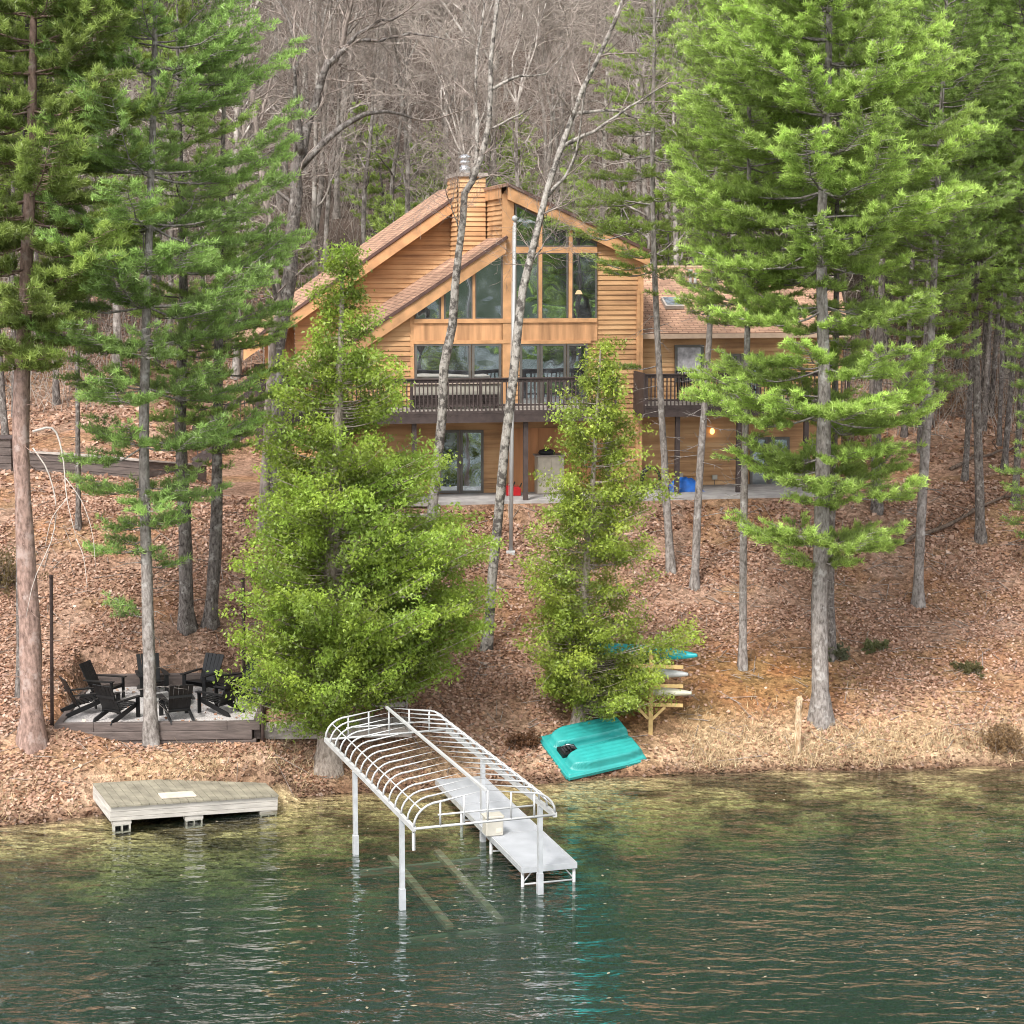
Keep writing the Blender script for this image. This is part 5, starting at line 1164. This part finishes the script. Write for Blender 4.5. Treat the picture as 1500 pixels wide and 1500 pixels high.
# ------------------------------------------------------------------ wooded hillside
protos = []
def far_bare(H, r, lev, seed, label=None):
    out = []; p = np.zeros(3); d = np.array([0, 0, 1.]); n = 12; pts = [p.copy()]
    for i in range(n):
        d = nrm(d + rng.normal(size=3) * .05 + np.array([0, 0, .25])); p = p + d * H * .62 / n; pts.append(p.copy())
    rad = np.linspace(r, r * .5, n + 1); tm = [trunk_mesh('t', np.array(pts), rad, 8, 1.35, .4)]
    for i in range(4, n):
        if rng.random() < .75:
            a = rng.uniform(.6, 1.2); ax = nrm(np.cross((0, 0, 1), rng.normal(size=3))); nd = np.array([0, 0, math.cos(a)]) + ax * math.sin(a)
            grow(out, pts[i], nd, rng.uniform(.7, 1.3) * H * .13, rad[i] * .5, 1, lev, .05, .2, (0, 2), (.4, 1.), (.5, .78), .013)
    for q in range(4):
        a = rng.uniform(.1, .6); ax = nrm(np.cross((0, 0, 1), rng.normal(size=3))); grow(out, pts[-1], np.array([0, 0, math.cos(a)]) + ax * math.sin(a), H * rng.uniform(.2, .34), r * .4, 0, lev, .05, .17, (1, 2), (.35, .9), (.45, .7), .013)
    e = empty('bare_tree', (0, 0, 0)); 
    th = [o for o in out if o[2] > .035]; tw = [o for o in out if o[2] <= .035]
    if th: tm.append(out_mesh('b', th, 5))
    link('trunk', merge('trunk', tm), M['bark_far'], e); link('crown', out_mesh('crown', tw, 3), M['twig_far'], e)
    return e
protos = [far_bare(rng.uniform(17, 21), rng.uniform(.12, .21), 3, i) for i in range(7)]
def far_pine(H, r, crown, dead, col):
    t, c = pine_geo([(0, 0, 0), (.1, .1, H * .4), (-.1, .05, H * .75), (0, 0, H)], r, crown, whorl=.6, per=5, col=col, tuft_n=9, ln=.24, wd=.036, twig_dens=.75, dead=dead)
    e = empty('pine_tree', (0, 0, 0)); link('trunk', t, M['bark_dark'], e); link('crown', c, M['needle'], e); return e
fp = [far_pine(18, .17, [(3.5, 1.0), (6, 2.8), (10, 2.6), (15, 1.6), (18, .4)], 6, (.41, .55, .14)), far_pine(20, .18, [(8, .8), (10, 2.4), (15, 2.2), (20, .4)], 22, (.37, .50, .13)), far_pine(6, .08, [(.5, 1.3), (2, 1.5), (4.5, .9), (6, .2)], 0, (.38, .50, .12))]
pole = [far_pine(19, .13, [(11, .5), (12.5, 1.7), (16, 1.6), (19, .3)], 30, (.35, .46, .12)), far_pine(17, .10, [(10, .5), (12, 1.5), (15, 1.2), (17, .3)], 34, (.35, .46, .12))]
taken = []
def free(x, y, md):
    u = (x - HO[0]) * HU[0] + (y - HO[1]) * HU[1]; v = (x - HO[0]) * HV[0] + (y - HO[1]) * HV[1]
    if -13.5 < u < 12.8 and -6 < v < 16.5: return False
    return all((x - a) ** 2 + (y - b_) ** 2 > md * md for a, b_ in taken)
used = set()
def put(pr, x, y, sc, label, group, sink=.1):
    rz = rng.random() * 6.28
    o = copy_tree(pr) if pr in used else pr
    used.add(pr); o.location = (float(x), float(y), g1(x, y) - sink); o.rotation_euler = (R_(rng.normal() * 1.5), R_(rng.normal() * 1.5), rz); o.scale = (sc, sc, sc * rng.uniform(.92, 1.12))
    tag(o, label, 'tree', group); taken.append((x, y)); return o
# right-hand pines: bushy crowns filling the upper right, poles below
def scatter(n, ylo, yhi, xf, md, fn, tries=6000, bias=1.0):
    k = 0
    for _ in range(tries):
        if k >= n: break
        y = ylo + (yhi - ylo) * rng.random() ** bias; lo, hi = xf(y); x = rng.uniform(lo, hi)
        if free(x, y, md): fn(x, y); k += 1
scatter(26, 70, 120, lambda y: (6 + (y - 70) * .05, .29 * y + 2), 3.4, lambda x, y: put(fp[int(rng.integers(0, 2))], x, y, rng.uniform(.85, 1.2), 'green white pine in the stand behind and right of the house', 'green pines right of the house'))
scatter(64, 62, 112, lambda y: (15 - (y - 62) * .10, .29 * y + 1), 1.6, lambda x, y: put(pole[int(rng.integers(0, 2))], x, y, rng.uniform(.8, 1.15), 'thin dark pole pine in the dense stand at the right', 'pole pines at the right'))
scatter(9, 57, 85, lambda y: (-.29 * y - 1, -9 - (y - 57) * .16), 2.0, lambda x, y: put(pole[int(rng.integers(0, 2))], x, y, rng.uniform(.75, 1.05), 'thin dark pole pine on the left slope above the retaining wall', 'pole pines at the left'))
scatter(2, 76, 105, lambda y: (-.29 * y - 1, -.15 * y), 3.0, lambda x, y: put(fp[int(rng.integers(0, 2))], x, y, rng.uniform(.75, 1.0), 'green pine among the bare trees at the upper left', 'green pines at the upper left'))
scatter(22, 82, 128, lambda y: (-.12 * y, .09 * y), 3.0, lambda x, y: put(fp[2], x, y, rng.uniform(.7, 1.2), 'young green pine growing among the bare trunks behind the house', 'young pines behind the house'))
scatter(262, 72, 230, lambda y: (-.29 * y - 2, .27 * y), 2.1, lambda x, y: put(protos[int(rng.integers(0, 7))], x, y, rng.uniform(.8, 1.15), 'bare grey deciduous tree on the wooded hillside behind the house', 'bare trees on the hillside'), bias=1.25)

# brushy understorey that nobody could count
n = 9000; yy = 72 + 150 * rng.random(n) ** 1.5; xx = (rng.random(n) * 2 - 1) * (.29 * yy + 2)
u = (xx - HO[0]) * HU[0] + (yy - HO[1]) * HU[1]; v = (xx - HO[0]) * HV[0] + (yy - HO[1]) * HV[1]; ok = ~((u > -14) & (u < 13) & (v > -6) & (v < 16)); xx, yy = xx[ok], yy[ok]; n = len(xx)
P0 = np.stack([xx, yy, ground(xx, yy)], 1); d = nrm(rng.normal(size=(n, 3)) * .28 + np.array([0, 0, 1.])); L_ = rng.uniform(.6, 3.6, (n, 1)); P1 = P0 + d * L_
ps, qs, rs, r2 = [P0], [P1], [np.full(n, .012)], [np.full(n, .006)]
for q in range(3):
    f = rng.uniform(.3, .95, (n, 1)); b0 = P0 + d * L_ * f; b1 = b0 + nrm(d + rng.normal(size=(n, 3)) * .6) * L_ * .35; ps.append(b0); qs.append(b1); rs.append(np.full(n, .008)); r2.append(np.full(n, .005))
o = link('undergrowth', segs_mesh('undergrowth', np.vstack(ps), np.vstack(qs), np.concatenate(rs), np.concatenate(r2), 3), M['twig_far']); tag(o, kind='stuff')

# ------------------------------------------------------------------ fallen leaves
def in_pit(x, y):
    c, s_ = math.cos(PT), math.sin(PT); a = (x - PO[0]) * c + (y - PO[1]) * s_; b_ = -(x - PO[0]) * s_ + (y - PO[1]) * c
    return (np.abs(a) < PW / 2 + .03) & (b_ > -.22) & (b_ < PD + .03), a, b_
def leaves(n, xr, yr, size, thin=0):
    x = rng.uniform(*xr, n); y = rng.uniform(*yr, n); d = y - shore(x)
    u = (x - HO[0]) * HU[0] + (y - HO[1]) * HU[1]; v = (x - HO[0]) * HV[0] + (y - HO[1]) * HV[1]
    ok = (d > -.12) & ~((u > -7) & (u < 12) & (v > -2.7) & (v < 12)) & ~((u > -9.5) & (u < 12.5) & (v > .8) & (v < 12)); ip, a, b_ = in_pit(x, y); ok &= ~ip | (rng.random(n) < .02)
    pm = patch(x, y); ok &= rng.random(n) > pm * .95
    cl = fbm(x * .8 + 4, y * .8, 3); ok &= rng.random(n) < .12 + 1.5 * sstep(.32, .62, cl)
    ok &= rng.random(n) > .45 * sstep(2.2, .8, d) * (x > 3)
    x, y, d = x[ok], y[ok], d[ok]; ip = ip[ok]; n = len(x); z = ground(x, y) + rng.uniform(.005, .045, n); z = np.where(ip, PO[2] - .02, z)
    P = np.stack([x, y, z], 1); nn = nrm(rng.normal(size=(n, 3)) * .5 + np.array([0, -.25, 1.])); a = nrm(np.cross(nn, rng.normal(size=(n, 3)))); b_ = np.cross(nn, a)
    L_ = size * rng.uniform(.6, 1.25, (n, 1)); w = L_ * rng.uniform(.28, .48, (n, 1)); cu = nn * L_ * rng.uniform(-.05, .28, (n, 1))
    V = np.stack([P - a * L_ * .5 + cu, P + b_ * w, P + a * L_ * .5 + cu, P - b_ * w + nn * .01], 1).reshape(-1, 3)
    pal = np.array([[.42, .27, .195], [.33, .20, .14], [.24, .135, .09], [.52, .37, .29], [.16, .075, .045], [.40, .235, .14], [.58, .45, .37]]); pr = np.array([.24, .22, .15, .16, .09, .10, .04])
    c = np.array([[.94, .885, .86]]) * (pal[rng.choice(7, n, p=pr)] * .8 + .2 * np.array([[.34, .215, .15]])) * rng.uniform(.8, 1.15, (n, 1)); tan = (sstep(2.6, .8, d) * .55 * (.3 + .7 * sstep(3, 6, x)))[:, None]; c = c * (1 - tan) + c * np.array([1.15, 1.12, .95]) * tan
    wet = (np.exp(-(d / .25) ** 2) * .6)[:, None]; c = c * (1 - wet)
    return V, np.repeat(c, 4, 0)
A = leaves(200000, (-15.5, 17), (43.3, 66), .108); B_ = leaves(60000, (-24, 27), (60, 96), .20); 
V = np.vstack([A[0], B_[0]]); C = np.vstack([A[1], B_[1]])
tag(link('fallen_leaves', np_mesh('fallen_leaves', V, np.arange(len(V)), 4, C), M['litter']), kind='stuff')
# dry grass along the shore
n = 15000; x = np.concatenate([rng.uniform(4.5, 15.5, 11000), rng.uniform(-14.5, -3, 4000)]); s_ = shore(x); y = s_ + np.abs(rng.normal(size=n)) * .95 + .04
ok = rng.random(n) < sstep(.35, .6, fbm(x * .9, y * .9, 3)) + .1; x, y = x[ok], y[ok]; n = len(x)
P = np.stack([x, y, ground(x, y)], 1); d = nrm(rng.normal(size=(n, 3)) * .75 + np.array([0, -.25, .7])); L_ = rng.uniform(.08, .30, (n, 1)); sd_ = nrm(np.cross(d, rng.normal(size=(n, 3)))) * .011
V = np.stack([P - sd_, P + sd_, P + d * L_], 1).reshape(-1, 3); c = np.array([[.50, .38, .23]]) * rng.uniform(.5, 1.25, (n, 1))
tag(link('dry_grass', tri_mesh('dry_grass', V, np.repeat(c, 3, 0)), M['litter']), kind='stuff')
n = 2600; x = rng.uniform(-16, 17, n); y = rng.uniform(45, 66, n); d_ = y - shore(x); u = (x - HO[0]) * HU[0] + (y - HO[1]) * HU[1]; v = (x - HO[0]) * HV[0] + (y - HO[1]) * HV[1]
ok = (d_ > .3) & ~((u > -9.5) & (u < 12.5) & (v > -2.7)) & ~in_pit(x, y)[0]; x, y = x[ok], y[ok]; n = len(x); t = rng.random(n) * 6.28; L_ = rng.uniform(.15, 1.0, n) ** 1.5
x2, y2 = x + np.cos(t) * L_, y + np.sin(t) * L_; P0 = np.stack([x, y, ground(x, y) + .03], 1); P1 = np.stack([x2, y2, ground(x2, y2) + .05], 1); r_ = rng.uniform(.005, .016, n)
tag(link('fallen_twigs', segs_mesh('fallen_twigs', P0, P1, r_, r_ * .5, 4), M['twig']), kind='stuff')
# specks of leaf and pollen drifting on the water
n = 320; y = rng.uniform(32.5, 46.5, n); x = (rng.random(n) * 2 - 1) * .275 * y; ok = y < shore(x) - .3; x, y = x[ok], y[ok]; n = len(x)
P = np.stack([x, y, np.full(n, .012)], 1); t = rng.random(n) * 6.28; a = np.stack([np.cos(t), np.sin(t), t * 0], 1); b_ = np.stack([-np.sin(t), np.cos(t), t * 0], 1); L_ = rng.uniform(.03, .07, (n, 1))
V = np.stack([P - a * L_, P + b_ * L_ * .5, P + a * L_, P - b_ * L_ * .5], 1).reshape(-1, 3)
tag(link('floating_leaves', np_mesh('floating_leaves', V, np.arange(len(V)), 4, np.repeat(np.array([[.26, .22, .15]]) * rng.uniform(.4, 1.3, (n, 1)), 4, 0)), M['litter']), kind='stuff')

# low shrubs, mossy clumps and fallen wood
def shrub(px, py, h, col, label, nst=60, leaf=True):
    b_ = ghit(px, py); e = empty('low_shrub', b_, 0, label, 'shrub', None); out = []
    for i in range(nst):
        d = nrm(rng.normal(size=3) * .5 + np.array([0, 0, .8])); grow(out, rng.normal(size=3) * np.array([.18, .15, 0]), d, h * rng.uniform(.5, 1.1), .007, 2, 3, .02, .2, (0, 1), (.3, .8), (.4, .6), .003)
    link('stem', out_mesh('stem', out, 3), M['twig'], e)
    if leaf:
        k = len(out); P = np.array([o[1] for o in out]); D_ = np.array([o[1] - o[0] for o in out]); V, c = tuft_tris(P, nrm(D_), np.repeat(np.array([col]), k, 0), 4, .075, .035, .8); link('leaves', tri_mesh('leaves', V, c), M['cedar'], e)
shrub(1468, 1098, .45, (.25, .16, .08), 'brown dry shrub at the right shore edge'); shrub(1282, 952, .22, (.14, .15, .06), 'small dull green shrub right of the thick grey pine', 30); shrub(1225, 965, .32, (.12, .13, .07), 'dark green shrub against the slim trunk on the right bank', 30)
shrub(8, 860, .9, (.16, .12, .05), 'brown bushy shrub at the left frame edge', 60); shrub(770, 1092, .26, (.16, .08, .04), 'dark brown low shrub left of the pedal boat', 50); shrub(1420, 985, .2, (.13, .12, .05), 'olive low shrub on the right slope', 30)
def log(p, q, r, label):
    a = ghit(*p); b_ = ghit(*q); e = empty('fallen_log', a, 0, label, 'log'); n = 12; pts = []
    for i in range(n): t = i / (n - 1); x, y = a[0] + (b_[0] - a[0]) * t, a[1] + (b_[1] - a[1]) * t; pts.append((x - a[0], y - a[1], g1(x, y) - a[2] + r * .8 + .1 * math.sin(t * 3.1)))
    mb = MB(); mb.tube(pts, np.linspace(r, r * .5, n) * (1 + .06 * rng.normal(size=n)), 9); mb.build('log_body', M['log'], e, True)
    for i in (3, 5, 7, 9): p_ = np.array(pts[i]); mb = MB(); mb.tube([p_, p_ + (rng.normal() * .3, -.15, .35), p_ + (rng.normal() * .6, -.25, .6)], [.03, .02, .008], 5); mb.build('branch_stub', M['log'], e)
log((1322, 800), (1500, 728), .075, 'dark fallen log lying across the right slope beside the dark trunk'); log((1392, 690), (1500, 655), .07, 'fallen grey log farther up the right slope')
